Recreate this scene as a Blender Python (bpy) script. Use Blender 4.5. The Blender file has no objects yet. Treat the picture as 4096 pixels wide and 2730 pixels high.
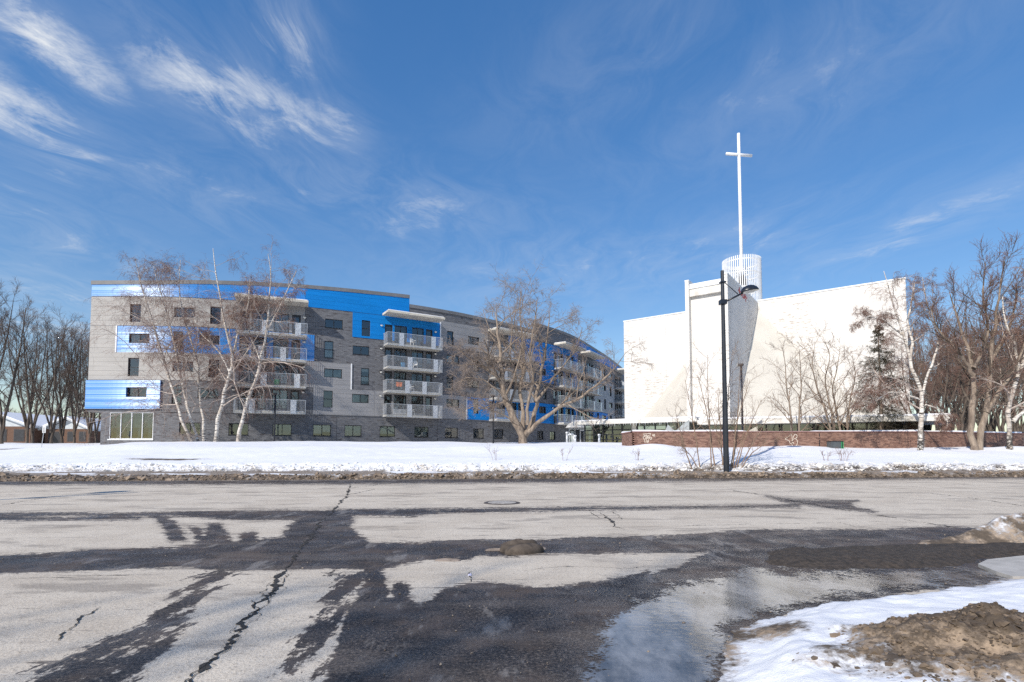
import bpy, bmesh, math, random
import numpy as np
from mathutils import Vector, Matrix

random.seed(7)
RNG = np.random.default_rng(11)
SC = bpy.context.scene
COL = SC.collection
R = math.radians

# ------------------------------------------------------------------ camera
EYE = 1.25                       # eye height above the road, metres
FPX, CXP, CYP = 2150.0, 2048.0, 1692.0   # focal length and principal point on a 4096 px wide picture
PITCH = math.atan((1805.0 - CYP) / FPX)
cam = bpy.data.cameras.new("camera")
cam.sensor_width = 36.0
cam.lens = 36.0 * FPX / 4096.0
cam.shift_y = (CYP - 1365.0) / 4096.0
cam.clip_start = 0.05
cam.clip_end = 6000.0
cam_o = bpy.data.objects.new("camera", cam)
cam_o.location = (0, 0, EYE)
cam_o.rotation_euler = (R(90) + PITCH, 0, 0)
COL.objects.link(cam_o)
SC.camera = cam_o

# ------------------------------------------------------------------ sky
SUN_AZ, SUN_EL = R(37.0), R(35.0)     # shadows run 37 degrees to the right of the view direction
world = bpy.data.worlds.new("World")
SC.world = world
world.use_nodes = True
W = world.node_tree
for n in list(W.nodes):
    W.nodes.remove(n)


class NT:
    """small helper round a node tree"""
    def __init__(self, tree):
        self.t = tree

    def n(self, kind, **kw):
        nd = self.t.nodes.new(kind)
        for k, v in kw.items():
            setattr(nd, k, v)
        return nd

    def l(self, a, b):
        self.t.links.new(a, b)

    def put(self, sock, v):
        if isinstance(v, bpy.types.NodeSocket):
            self.t.links.new(v, sock)
        else:
            sock.default_value = v

    def math(self, op, a, b=0.0, c=None, clamp=False):
        nd = self.n("ShaderNodeMath", operation=op, use_clamp=clamp)
        self.put(nd.inputs[0], a)
        self.put(nd.inputs[1], b)
        if c is not None:
            self.put(nd.inputs[2], c)
        return nd.outputs[0]

    def vmath(self, op, a, b):
        nd = self.n("ShaderNodeVectorMath", operation=op)
        self.put(nd.inputs[0], a)
        self.put(nd.inputs[1], b)
        return nd.outputs[0]

    def noise(self, vec, scale, detail=4.0, rough=0.55, dist=0.0, out=0):
        nd = self.n("ShaderNodeTexNoise")
        if vec is not None:
            self.l(vec, nd.inputs["Vector"])
        nd.inputs["Scale"].default_value = scale
        nd.inputs["Detail"].default_value = detail
        nd.inputs["Roughness"].default_value = rough
        nd.inputs["Distortion"].default_value = dist
        return nd.outputs[out]

    def ramp(self, v, a, b, lo=0.0, hi=1.0):
        nd = self.n("ShaderNodeMapRange", interpolation_type="SMOOTHSTEP")
        self.put(nd.inputs[0], v)
        nd.inputs[1].default_value = a
        nd.inputs[2].default_value = b
        nd.inputs[3].default_value = lo
        nd.inputs[4].default_value = hi
        return nd.outputs[0]

    def mix(self, f, a, b, mode="MIX"):
        nd = self.n("ShaderNodeMix", data_type="RGBA", blend_type=mode)
        self.put(nd.inputs["Factor"], f)
        for s, v in ((nd.inputs[6], a), (nd.inputs[7], b)):
            if isinstance(v, bpy.types.NodeSocket):
                self.t.links.new(v, s)
            else:
                s.default_value = (v[0], v[1], v[2], 1.0)
        return nd.outputs[2]

    def scale(self, vec, sx, sy, sz, rz=0.0):
        nd = self.n("ShaderNodeMapping")
        self.l(vec, nd.inputs[0])
        nd.inputs["Rotation"].default_value = (0, 0, rz)
        nd.inputs["Scale"].default_value = (sx, sy, sz)
        return nd.outputs[0]


w = NT(W)
tc = w.n("ShaderNodeTexCoord")
sky = w.n("ShaderNodeTexSky", sky_type="NISHITA")
sky.sun_disc = False
sky.sun_elevation = SUN_EL
sky.sun_rotation = R(180.0) + SUN_AZ
sky.altitude = 60.0
sky.air_density = 1.0
sky.dust_density = 0.3
sky.ozone_density = 1.0
sep = w.n("ShaderNodeSeparateXYZ")
w.l(tc.outputs["Generated"], sep.inputs[0])
dx, dy, dz = sep.outputs
az = w.math("ARCTAN2", dx, dy)
el = w.math("ARCSINE", dz)
# cirrus: streaky noise on a high flat layer
hz = w.math("MAXIMUM", dz, 0.04)
comb = w.n("ShaderNodeCombineXYZ")
comb.inputs[2].default_value = 3.7
w.l(w.math("DIVIDE", dx, hz), comb.inputs[0])
w.l(w.math("DIVIDE", dy, hz), comb.inputs[1])
sheet = comb.outputs[0]
warp = w.noise(sheet, 0.9, 3.0, 0.5, 0.0, 1)
sheet2 = w.vmath("ADD", sheet, w.vmath("MULTIPLY", warp, (0.8, 0.8, 0.0)))
streak = w.noise(w.scale(sheet2, 1.9, 1.0, 1.0, R(18)), 2.6, 12.0, 0.68, 0.6)
puff = w.noise(sheet2, 4.5, 12.0, 0.70, 0.3)
# where the banks of cirrus lie: azimuth, elevation (degrees), half sizes, tilt, thickness
BANKS = [(-42.0, 30.6, 4.6, 1.9, -18, 1.0), (-43.0, 24.8, 5.2, 2.5, -18, 0.95), (-23.5, 36.8, 3.6, 2.8, -25, 0.80), (-29.5, 31.2, 7.6, 2.8, -10, 0.88), (-24.0, 30.5, 6.5, 2.2, -6, 0.74),
         (-18.3, 30.8, 2.8, 1.9, -20, 0.78), (-14, 25.0, 14, 3.2, -4, 0.58), (-33, 23.5, 10, 2.6, -8, 0.50), (-41, 17.5, 9, 2.2, -16, 0.56), (-42, 13.3, 8, 1.4, -10, 0.60),
         (-39.0, 9.5, 6, 1.4, -6, 0.80), (38, 18.8, 9, 1.3, 12, 0.66), (19, 19.5, 15, 2.6, 5, 0.52), (4, 19.0, 15, 3.4, 0, 0.50), (31, 32, 18, 4.0, 10, 0.42), (12, 37, 14, 5, 20, 0.36)]
bank = None
for a0, e0, ra, re, tilt, st in BANKS:
    da = w.math("SUBTRACT", az, R(a0))
    de = w.math("SUBTRACT", el, R(e0))
    ct, sn = math.cos(R(tilt)), math.sin(R(tilt))
    u = w.math("DIVIDE", w.math("ADD", w.math("MULTIPLY", da, ct), w.math("MULTIPLY", de, sn)), R(ra))
    v = w.math("DIVIDE", w.math("SUBTRACT", w.math("MULTIPLY", de, ct), w.math("MULTIPLY", da, sn)), R(re))
    g = w.math("ADD", w.math("MULTIPLY", u, u), w.math("MULTIPLY", v, v))
    g = w.math("MULTIPLY", w.math("EXPONENT", w.math("MULTIPLY", g, -0.55)), st)
    bank = g if bank is None else w.math("MAXIMUM", bank, g)
tex = w.math("ADD", w.math("MULTIPLY", streak, 0.52), w.math("MULTIPLY", puff, 0.48))
cover = w.math("MAXIMUM", bank, 0.10)
thr = w.math("SUBTRACT", 0.572, w.math("MULTIPLY", cover, 0.155))
cloud = w.math("MULTIPLY", w.math("SUBTRACT", tex, thr), 5.6, clamp=True)
cloud = w.math("MULTIPLY", cloud, w.math("MULTIPLY", w.math("POWER", cover, 1.35), 1.02), clamp=True)
veil = w.math("MULTIPLY", w.math("MULTIPLY", bank, w.ramp(streak, 0.30, 0.70)), 0.30)
cloud = w.math("MAXIMUM", cloud, veil)
cloud = w.math("MULTIPLY", cloud, w.ramp(dz, 0.0, 0.10))
hsv = w.n("ShaderNodeHueSaturation")
hsv.inputs["Saturation"].default_value = 1.74
hsv.inputs["Value"].default_value = 1.66
hsv.inputs["Hue"].default_value = 0.511
gam = w.n("ShaderNodeGamma")
gam.inputs[1].default_value = 0.65
w.l(sky.outputs[0], gam.inputs[0])
w.l(gam.outputs[0], hsv.inputs["Color"])
skyc = w.mix(cloud, hsv.outputs[0], (5.0, 5.25, 5.6))
bg = w.n("ShaderNodeBackground")
bg.inputs["Strength"].default_value = 0.14
w.l(skyc, bg.inputs["Color"])
wo = w.n("ShaderNodeOutputWorld")
w.l(bg.outputs[0], wo.inputs[0])

# ------------------------------------------------------------------ sun
sun = bpy.data.lights.new("sun", "SUN")
sun.energy = 4.5
sun.angle = R(0.53)
sun.color = (1.0, 0.935, 0.845)
sun_o = bpy.data.objects.new("sun", sun)
sun_o.rotation_euler = Vector((math.sin(SUN_AZ) * math.cos(SUN_EL), math.cos(SUN_AZ) * math.cos(SUN_EL),
                               -math.sin(SUN_EL))).to_track_quat("-Z", "Y").to_euler()
sun_o.location = (-30, -40, 60)
COL.objects.link(sun_o)

vs = SC.view_settings
vs.view_transform = "Standard"
vs.look = "None"
vs.gamma = 1.0
vs.exposure = 0.15
try:
    vs.use_curve_mapping = False
except Exception:
    pass
SC.render.engine = "CYCLES"
SC.cycles.max_bounces = 6
SC.cycles.transparent_max_bounces = 12
SC.cycles.caustics_reflective = False
SC.cycles.caustics_refractive = False
SC.cycles.use_denoising = False

# ------------------------------------------------------------------ scene helpers
def tag(o, label=None, cat=None, group=None, kind=None):
    for k, v in (("label", label), ("category", cat), ("group", group), ("kind", kind)):
        if v:
            o[k] = v
    return o


def empty(name, loc=(0, 0, 0), rz=0.0, parent=None):
    o = bpy.data.objects.new(name, None)
    o.empty_display_size = 0.3
    o.location = loc
    o.rotation_euler = (0, 0, rz)
    COL.objects.link(o)
    if parent is not None:
        o.parent = parent
    return o


def link(name, me, parent=None, loc=None, rz=None):
    o = bpy.data.objects.new(name, me)
    COL.objects.link(o)
    if parent is not None:
        o.parent = parent
    if loc is not None:
        o.location = loc
    if rz is not None:
        o.rotation_euler = (0, 0, rz)
    return o


def mesh_np(name, verts, quads, mats, smooth=False, uv=None, attrs=None, midx=None):
    """mesh from numpy arrays; quads is an (n,4) or (n,3) index array"""
    verts = np.ascontiguousarray(verts, dtype=np.float32).reshape(-1, 3)
    quads = np.ascontiguousarray(quads, dtype=np.int32)
    k = quads.shape[1]
    me = bpy.data.meshes.new(name)
    me.vertices.add(len(verts))
    me.vertices.foreach_set("co", verts.ravel())
    me.loops.add(quads.size)
    me.loops.foreach_set("vertex_index", quads.ravel())
    me.polygons.add(len(quads))
    me.polygons.foreach_set("loop_start", np.arange(0, quads.size, k, dtype=np.int32))
    me.polygons.foreach_set("loop_total", np.full(len(quads), k, dtype=np.int32))
    me.polygons.foreach_set("use_smooth", np.full(len(quads), bool(smooth)))
    if midx is not None:
        me.polygons.foreach_set("material_index", np.asarray(midx, dtype=np.int32))
    if uv is not None:
        lay = me.uv_layers.new(name="UVMap")
        lay.data.foreach_set("uv", np.asarray(uv, dtype=np.float32)[quads.ravel()].ravel())
    for an, av in (attrs or {}).items():
        a = me.attributes.new(an, "FLOAT", "POINT")
        a.data.foreach_set("value", np.asarray(av, dtype=np.float32).ravel())
    for m in (mats if isinstance(mats, (list, tuple)) else [mats]):
        me.materials.append(m)
    me.update()
    me.validate()
    return me


class MB:
    """collects boxes, bars, lathes and polygons into one mesh"""
    def __init__(self):
        self.v, self.f, self.uvs = [], [], []

    def poly(self, pts, faces):
        b = len(self.v)
        self.v += [tuple(p) for p in pts]
        self.f += [tuple(b + i for i in f) for f in faces]

    def hexa(self, p):                       # 8 corners: bottom ring 0-3, top ring 4-7
        self.poly(p, [(3, 2, 1, 0), (4, 5, 6, 7), (0, 1, 5, 4), (1, 2, 6, 5), (2, 3, 7, 6), (3, 0, 4, 7)])

    def box(self, x0, x1, y0, y1, z0, z1, fr=None):
        p = [(x0, y0, z0), (x1, y0, z0), (x1, y1, z0), (x0, y1, z0), (x0, y0, z1), (x1, y0, z1), (x1, y1, z1), (x0, y1, z1)]
        if fr:
            p = [fr(*q) for q in p]
        self.hexa(p)

    def bar(self, a, b, r, n=8, r2=None, cap=True):
        a, b = Vector(a), Vector(b)
        r2 = r if r2 is None else r2
        q = (b - a).to_track_quat("Z", "Y")
        pts = []
        for c, rr in ((a, r), (b, r2)):
            for i in range(n):
                t = 2 * math.pi * i / n
                pts.append(c + q @ Vector((rr * math.cos(t), rr * math.sin(t), 0)))
        fs = [(i, (i + 1) % n, n + (i + 1) % n, n + i) for i in range(n)]
        if cap:
            fs += [tuple(range(n - 1, -1, -1)), tuple(range(n, 2 * n))]
        self.poly(pts, fs)

    def lathe(self, prof, n=20, cx=0.0, cy=0.0, sx=1.0, sy=1.0):
        pts, fs = [], []
        for r_, z in prof:
            for i in range(n):
                t = 2 * math.pi * i / n
                pts.append((cx + sx * r_ * math.cos(t), cy + sy * r_ * math.sin(t), z))
        for j in range(len(prof) - 1):
            for i in range(n):
                fs.append((j * n + i, j * n + (i + 1) % n, (j + 1) * n + (i + 1) % n, (j + 1) * n + i))
        self.poly(pts, fs)

    def mesh(self, name, mat, smooth=False, bevel=0.0):
        me = bpy.data.meshes.new(name)
        me.from_pydata(self.v, [], self.f)
        if bevel:
            bm = bmesh.new()
            bm.from_mesh(me)
            bmesh.ops.bevel(bm, geom=bm.edges[:], offset=bevel, segments=1, affect="EDGES")
            bm.to_mesh(me)
            bm.free()
        for m in (mat if isinstance(mat, (list, tuple)) else [mat]):
            me.materials.append(m)
        if smooth:
            me.polygons.foreach_set("use_smooth", [True] * len(me.polygons))
        me.update()
        return me

    def build(self, name, mat, parent=None, smooth=False, bevel=0.0, loc=None, rz=None):
        return link(name, self.mesh(name, mat, smooth, bevel), parent, loc, rz)


def vnoise(x, y, seed=0):
    """value noise on numpy arrays"""
    x = np.asarray(x, float)
    y = np.asarray(y, float)
    xi, yi = np.floor(x).astype(np.int64), np.floor(y).astype(np.int64)
    fx, fy = x - xi, y - yi
    fx, fy = fx * fx * (3 - 2 * fx), fy * fy * (3 - 2 * fy)

    def h(a, b):
        n = (a * 374761393 + b * 668265263 + seed * 974634777) & 0x7FFFFFFF
        n = ((n ^ (n >> 13)) * 1274126177) & 0x7FFFFFFF
        return ((n ^ (n >> 16)) & 0xFFFF) / 65535.0
    return (h(xi, yi) * (1 - fx) + h(xi + 1, yi) * fx) * (1 - fy) + (h(xi, yi + 1) * (1 - fx) + h(xi + 1, yi + 1) * fx) * fy


def fbm(x, y, octv=4, seed=0, gain=0.5):
    s, a, t = 0.0, 1.0, 0.0
    for i in range(octv):
        s = s + a * vnoise(x * 2 ** i, y * 2 ** i, seed + i * 17)
        t += a
        a *= gain
    return s / t


def sstep(v, a, b):
    t = np.clip((np.asarray(v, float) - a) / (b - a), 0, 1)
    return t * t * (3 - 2 * t)


# ground points measured on the photograph: picture position -> point on a level plane or at a distance
_c, _s = math.cos(PITCH), math.sin(PITCH)


def ray(x, y):
    a, b = (x - CXP) / FPX, (CYP - y) / FPX
    return a, _c - b * _s, _s + b * _c


def on_level(x, y, z=0.0):
    d = ray(x, y)
    t = (z - EYE) / d[2]
    return d[0] * t, d[1] * t


def at_depth(x, y, Y):
    d = ray(x, y)
    t = Y / d[1]
    return Vector((d[0] * t, Y, EYE + d[2] * t))


def level_to_pic(X, Y, z=0.0):
    Z = z - EYE
    f = Y * _c + Z * _s
    u = -Y * _s + Z * _c
    return CXP + FPX * X / f, CYP - FPX * u / f


# ------------------------------------------------------------------ materials
def newmat(name):
    m = bpy.data.materials.new(name)
    m.use_nodes = True
    for n in list(m.node_tree.nodes):
        m.node_tree.nodes.remove(n)
    t = NT(m.node_tree)
    out = t.n("ShaderNodeOutputMaterial")
    bs = t.n("ShaderNodeBsdfPrincipled")
    t.l(bs.outputs[0], out.inputs[0])
    return m, t, bs, out


def coords(t, what="Object"):
    return t.n("ShaderNodeTexCoord").outputs[what]


def bump(t, bs, h, strength=0.3, dist=0.02):
    b = t.n("ShaderNodeBump")
    b.inputs["Strength"].default_value = strength
    b.inputs["Distance"].default_value = dist
    t.l(h, b.inputs["Height"])
    t.l(b.outputs[0], bs.inputs["Normal"])


def simple(name, c1, c2=None, rough=0.7, nscale=3.0, metal=0.0, bmp=0.0, bdist=0.01, spec=None, stretch=None, detail=5.0):
    m, t, bs, _ = newmat(name)
    co = coords(t)
    if stretch:
        co = t.scale(co, *stretch)
    nz = t.noise(co, nscale, detail, 0.6)
    c2 = c2 or tuple(0.72 * c for c in c1)
    t.put(bs.inputs["Base Color"], t.mix(t.ramp(nz, 0.3, 0.7), c2, c1))
    bs.inputs["Roughness"].default_value = rough
    bs.inputs["Metallic"].default_value = metal
    if spec is not None:
        bs.inputs["Specular IOR Level"].default_value = spec
    if bmp:
        bump(t, bs, t.noise(co, nscale * 6, 4.0, 0.6), bmp, bdist)
    return m


M = {}
M["white_metal"] = simple("white_metal", (0.78, 0.79, 0.80), (0.66, 0.67, 0.68), 0.45, 2.0)
M["galvanised"] = simple("galvanised", (0.62, 0.64, 0.66), (0.48, 0.50, 0.53), 0.38, 4.0, 0.35)
M["black_frame"] = simple("black_frame", (0.018, 0.019, 0.022), (0.012, 0.012, 0.014), 0.45, 3.0)
M["dark_cap"] = simple("dark_cap", (0.17, 0.17, 0.175), (0.13, 0.13, 0.135), 0.5, 1.0)
M["concrete_cream"] = simple("concrete_cream", (0.62, 0.58, 0.49), (0.45, 0.42, 0.36), 0.85, 1.2, 0, 0.2)
M["door_dark"] = simple("door_dark", (0.03, 0.03, 0.034), (0.02, 0.02, 0.022), 0.4, 2.0)
M["lamp_black"] = simple("lamp_black", (0.018, 0.022, 0.032), (0.010, 0.012, 0.018), 0.32, 6.0)
M["lens"] = simple("lens", (0.66, 0.68, 0.66), (0.5, 0.52, 0.5), 0.2, 8.0)
M["globe"] = simple("globe", (0.82, 0.80, 0.74), (0.7, 0.68, 0.62), 0.35, 8.0)
M["curtain"] = simple("curtain", (0.66, 0.68, 0.68), (0.40, 0.44, 0.46), 0.9, 7.0, stretch=(6, 6, 0.3))
M["curtain_green"] = simple("curtain_green", (0.45, 0.49, 0.475), (0.24, 0.28, 0.285), 0.9, 1.2, stretch=(3, 3, 0.6))
M["blind"] = simple("blind", (0.74, 0.74, 0.70), (0.62, 0.62, 0.6), 0.9, 2.0)
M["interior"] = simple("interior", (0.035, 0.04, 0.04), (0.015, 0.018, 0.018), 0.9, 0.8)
M["bark_dark"] = simple("bark_dark", (0.145, 0.115, 0.09), (0.055, 0.043, 0.034), 0.95, 5.0, 0, 0.6, 0.03, stretch=(1, 1, 0.22))
M["bark_tan"] = simple("bark_tan", (0.33, 0.265, 0.205), (0.15, 0.115, 0.09), 0.95, 5.0, 0, 0.6, 0.03, stretch=(1, 1, 0.22))
M["twig_dark"] = simple("twig_dark", (0.165, 0.12, 0.098), (0.09, 0.065, 0.053), 0.9, 2.0)
M["twig_grey"] = simple("twig_grey", (0.34, 0.275, 0.235), (0.19, 0.15, 0.125), 0.9, 2.0)
M["twig_red"] = simple("twig_red", (0.25, 0.145, 0.11), (0.15, 0.085, 0.065), 0.9, 1.0)
M["twig_tan"] = simple("twig_tan", (0.30, 0.215, 0.155), (0.17, 0.115, 0.08), 0.9, 2.0)
M["needle"] = simple("needle", (0.062, 0.070, 0.040), (0.075, 0.050, 0.032), 0.9, 0.9)
M["red_paint"] = simple("red_paint", (0.55, 0.055, 0.035), (0.42, 0.04, 0.03), 0.6, 5.0)
M["orange_cloth"] = simple("orange_cloth", (0.85, 0.22, 0.06), None, 0.9, 8.0)
M["blue_plastic"] = simple("blue_plastic", (0.06, 0.30, 0.55), None, 0.5, 4.0)
M["green_plastic"] = simple("green_plastic", (0.03, 0.35, 0.12), None, 0.5, 4.0)
M["white_plastic"] = simple("white_plastic", (0.8, 0.8, 0.78), None, 0.5, 4.0)
M["house_brick"] = simple("house_brick", (0.15, 0.085, 0.055), (0.10, 0.055, 0.036), 0.9, 6.0)
M["house_trim"] = simple("house_trim", (0.52, 0.55, 0.56), (0.42, 0.45, 0.46), 0.7, 2.0)
M["rust_dark"] = simple("rust_dark", (0.10, 0.085, 0.08), (0.05, 0.04, 0.038), 0.8, 6.0)
M["sign_face"] = simple("sign_face", (0.75, 0.76, 0.76), None, 0.5, 3.0)
M["grey_slab"] = simple("grey_slab", (0.42, 0.45, 0.45), (0.30, 0.32, 0.33), 0.85, 1.6, 0, 0.2)
M["meter_grey"] = simple("meter_grey", (0.085, 0.095, 0.10), (0.06, 0.065, 0.07), 0.5, 6.0)
M["graffiti"] = simple("graffiti", (0.72, 0.66, 0.55), (0.55, 0.45, 0.36), 0.7, 9.0)


def snow_mat(name, dirt=(0.20, 0.155, 0.115), bmp=0.35):
    """clean snow where the attribute 'dirt' is 0, brown slush and grit where it is 1"""
    m, t, bs, _ = newmat(name)
    co = coords(t)
    at = t.n("ShaderNodeAttribute", attribute_name="dirt").outputs["Fac"]
    n1 = t.noise(co, 1.7, 8.0, 0.68)
    n2 = t.noise(co, 14.0, 6.0, 0.7)
    f = t.math("ADD", at, t.math("ADD", t.math("MULTIPLY", t.math("SUBTRACT", n1, 0.5), 1.8), t.math("MULTIPLY", t.math("SUBTRACT", n2, 0.5), 1.8)))
    gate = t.ramp(at, 0.02, 0.22)
    f = t.math("MULTIPLY", t.ramp(f, 0.12, 0.85), gate)
    wht = t.mix(t.ramp(n1, 0.3, 0.75), (0.74, 0.75, 0.775), (0.82, 0.82, 0.825))
    dk = t.mix(t.ramp(n2, 0.35, 0.65), tuple(0.42 * c for c in dirt), tuple(1.25 * c for c in dirt))
    dk = t.mix(t.ramp(t.noise(co, 3.4, 7.0, 0.66), 0.455, 0.56, 0.0, 0.85), dk, tuple(0.25 * c for c in dirt))
    pth = t.n("ShaderNodeAttribute", attribute_name="path").outputs["Fac"]
    dk = t.mix(pth, dk, t.mix(t.ramp(n2, 0.35, 0.7), (0.29, 0.245, 0.20), (0.145, 0.115, 0.09)))
    t.put(bs.inputs["Base Color"], t.mix(f, wht, dk))
    bs.inputs["Roughness"].default_value = 0.75
    bs.inputs["Specular IOR Level"].default_value = 0.25
    h = t.math("ADD", t.math("MULTIPLY", n2, 0.5), t.math("MULTIPLY", t.noise(co, 60.0, 3.0, 0.6), 0.35))
    bump(t, bs, h, bmp, 0.03)
    return m


M["snow"] = snow_mat("snow")
M["snow_clean"] = simple("snow_clean", (0.82, 0.82, 0.83), (0.75, 0.76, 0.785), 0.7, 1.5, 0, 0.3, 0.02)
M["grit"] = simple("grit", (0.085, 0.065, 0.050), (0.030, 0.024, 0.019), 0.95, 18.0, 0, 0.9, 0.02, detail=8.0)
M["sand_pile"] = simple("sand_pile", (0.33, 0.255, 0.175), (0.085, 0.06, 0.04), 0.95, 2.6, 0, 0.8, 0.03, detail=9.0)


def brick_mat(name, c1, c2, mortar, bw, rh, ms, rough=0.85, dark=None, blotch=None, bmp=0.4):
    m, t, bs, _ = newmat(name)
    uv = coords(t, "UV")
    b = t.n("ShaderNodeTexBrick")
    t.l(uv, b.inputs["Vector"])
    b.inputs["Color1"].default_value = (*c1, 1)
    b.inputs["Color2"].default_value = (*c2, 1)
    b.inputs["Mortar"].default_value = (*mortar, 1)
    b.inputs["Scale"].default_value = 1.0
    b.inputs["Mortar Size"].default_value = ms
    b.inputs["Mortar Smooth"].default_value = 0.2
    b.inputs["Brick Width"].default_value = bw
    b.inputs["Row Height"].default_value = rh
    b.offset = 0.5
    col = b.outputs["Color"]
    if dark:
        cell = t.noise(t.scale(uv, 1.0 / bw / 1.7, 1.0 / rh / 1.25, 1), 1.0, 1.5, 0.5)
        col = t.mix(t.ramp(cell, 0.60, 0.66), col, dark)
    nz = t.noise(uv, 0.35, 5.0, 0.6)
    col = t.mix(t.ramp(nz, 0.35, 0.7, 0.0, 0.35), col, tuple(0.6 * c for c in c1))
    if blotch:
        streaks = t.noise(t.scale(uv, 1.2, 6.5, 1), 1.0, 9.0, 0.76)
        fld = t.noise(uv, 0.12, 2.0, 0.5)
        f = t.math("MULTIPLY", t.ramp(streaks, 0.515, 0.59), t.ramp(fld, 0.45, 0.57))
        col = t.mix(t.math("MULTIPLY", f, 0.85), col, blotch)
    t.put(bs.inputs["Base Color"], col)
    bs.inputs["Roughness"].default_value = rough
    bump(t, bs, t.math("SUBTRACT", 1.0, b.outputs["Fac"]), bmp, 0.01)
    return m


M["dark_brick"] = brick_mat("dark_brick", (0.175, 0.178, 0.19), (0.105, 0.107, 0.118), (0.095, 0.095, 0.10), 0.42, 0.13, 0.014, 0.75, (0.055, 0.048, 0.05))
M["white_brick"] = brick_mat("white_brick", (0.745, 0.72, 0.68), (0.70, 0.675, 0.635), (0.60, 0.58, 0.54), 0.30, 0.10, 0.006, 0.75, None, (0.30, 0.255, 0.21), 0.25)
M["cream_render"] = simple("cream_render", (0.64, 0.605, 0.535), (0.575, 0.54, 0.475), 0.85, 0.5, 0, 0.1)
M["old_white"] = simple("old_white", (0.78, 0.76, 0.71), (0.52, 0.49, 0.44), 0.85, 1.6, 0, 0.2, 0.01, stretch=(1, 1, 0.35))


def metal_siding(name, c, rough, ribs=0.05, spec=0.5, metallic=0.0):
    """painted steel with horizontal ribs"""
    m, t, bs, _ = newmat(name)
    uv = coords(t, "UV")
    nz = t.noise(t.scale(uv, 0.25, 1.4, 1), 1.2, 4.0, 0.5)
    t.put(bs.inputs["Base Color"], t.mix(t.ramp(nz, 0.3, 0.7), tuple(0.88 * v for v in c), c))
    bs.inputs["Roughness"].default_value = rough
    bs.inputs["Specular IOR Level"].default_value = spec
    bs.inputs["Metallic"].default_value = metallic
    sp = t.n("ShaderNodeSeparateXYZ")
    t.l(uv, sp.inputs[0])
    wv = t.math("SINE", t.math("MULTIPLY", sp.outputs[1], 2 * math.pi / ribs))
    bump(t, bs, t.math("ADD", wv, t.math("MULTIPLY", t.noise(t.scale(uv, 0.15, 2.5, 1), 1.0, 3.0, 0.5), 1.6)), 0.55, ribs * 0.16)
    return m


M["blue_siding"] = metal_siding("blue_siding", (0.002, 0.205, 0.60), 0.55, 0.10, 0.22, 0.0)
M["grey_siding"] = metal_siding("grey_siding", (0.295, 0.292, 0.295), 0.5, 0.10, 0.5, 0.1)
def ribbed_gloss(name, c, c2):
    """finely ribbed glossy steel: the ribs spread the sun's glint up and down"""
    m, t, bs, _ = newmat(name)
    uv = coords(t, "UV")
    band = t.noise(t.scale(uv, 0.03, 2.6, 1), 1.0, 5.0, 0.6)
    rib = t.noise(t.scale(uv, 0.02, 9.0, 1), 1.0, 2.0, 0.5)
    t.put(bs.inputs["Base Color"], t.mix(t.ramp(band, 0.38, 0.62), c, c2))
    bs.inputs["Roughness"].default_value = 0.5
    bs.inputs["Specular IOR Level"].default_value = 0.3
    gl = t.n("ShaderNodeBsdfAnisotropic")
    gl.inputs["Color"].default_value = (0.88, 0.95, 1.0, 1)
    gl.inputs["Roughness"].default_value = 0.52
    gl.inputs["Anisotropy"].default_value = 0.72
    gl.inputs["Rotation"].default_value = 0.0
    tg = t.n("ShaderNodeTangent", direction_type="UV_MAP")
    tg.uv_map = "UVMap"
    t.l(tg.outputs[0], gl.inputs["Tangent"])
    mx = t.n("ShaderNodeMixShader")
    t.l(t.ramp(t.math("ADD", t.math("MULTIPLY", band, 0.5), t.math("MULTIPLY", rib, 0.5)), 0.38, 0.62, 0.04, 0.27), mx.inputs[0])
    t.l(bs.outputs[0], mx.inputs[1])
    t.l(gl.outputs[0], mx.inputs[2])
    t.l(mx.outputs[0], _.inputs[0])
    return m


M["blue_ribbed"] = ribbed_gloss("blue_ribbed", (0.005, 0.19, 0.56), (0.01, 0.22, 0.62))
M["grey_ribbed"] = metal_siding("grey_ribbed", (0.37, 0.355, 0.335), 0.5, 0.06, 0.4, 0.05)


def glass_mat(name, tint=(0.75, 0.82, 0.82), rough=0.02):
    m, t, bs, out = newmat(name)
    t.t.nodes.remove(bs)
    tr = t.n("ShaderNodeBsdfTransparent")
    tr.inputs[0].default_value = (*tint, 1)
    gl = t.n("ShaderNodeBsdfGlossy")
    gl.inputs["Roughness"].default_value = rough
    gl.inputs["Color"].default_value = (0.9, 0.95, 1.0, 1)
    co = coords(t)
    b = t.n("ShaderNodeBump")
    b.inputs["Strength"].default_value = 0.06
    b.inputs["Distance"].default_value = 0.05
    t.l(t.noise(co, 0.9, 2.0, 0.5), b.inputs["Height"])
    t.l(b.outputs[0], gl.inputs["Normal"])
    fr = t.n("ShaderNodeFresnel")
    fr.inputs[0].default_value = 1.9
    mx = t.n("ShaderNodeMixShader")
    t.l(t.math("MULTIPLY", fr.outputs[0], 1.35, clamp=True), mx.inputs[0])
    t.l(tr.outputs[0], mx.inputs[1])
    t.l(gl.outputs[0], mx.inputs[2])
    t.l(mx.outputs[0], out.inputs[0])
    return m


M["glass"] = glass_mat("glass")


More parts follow.
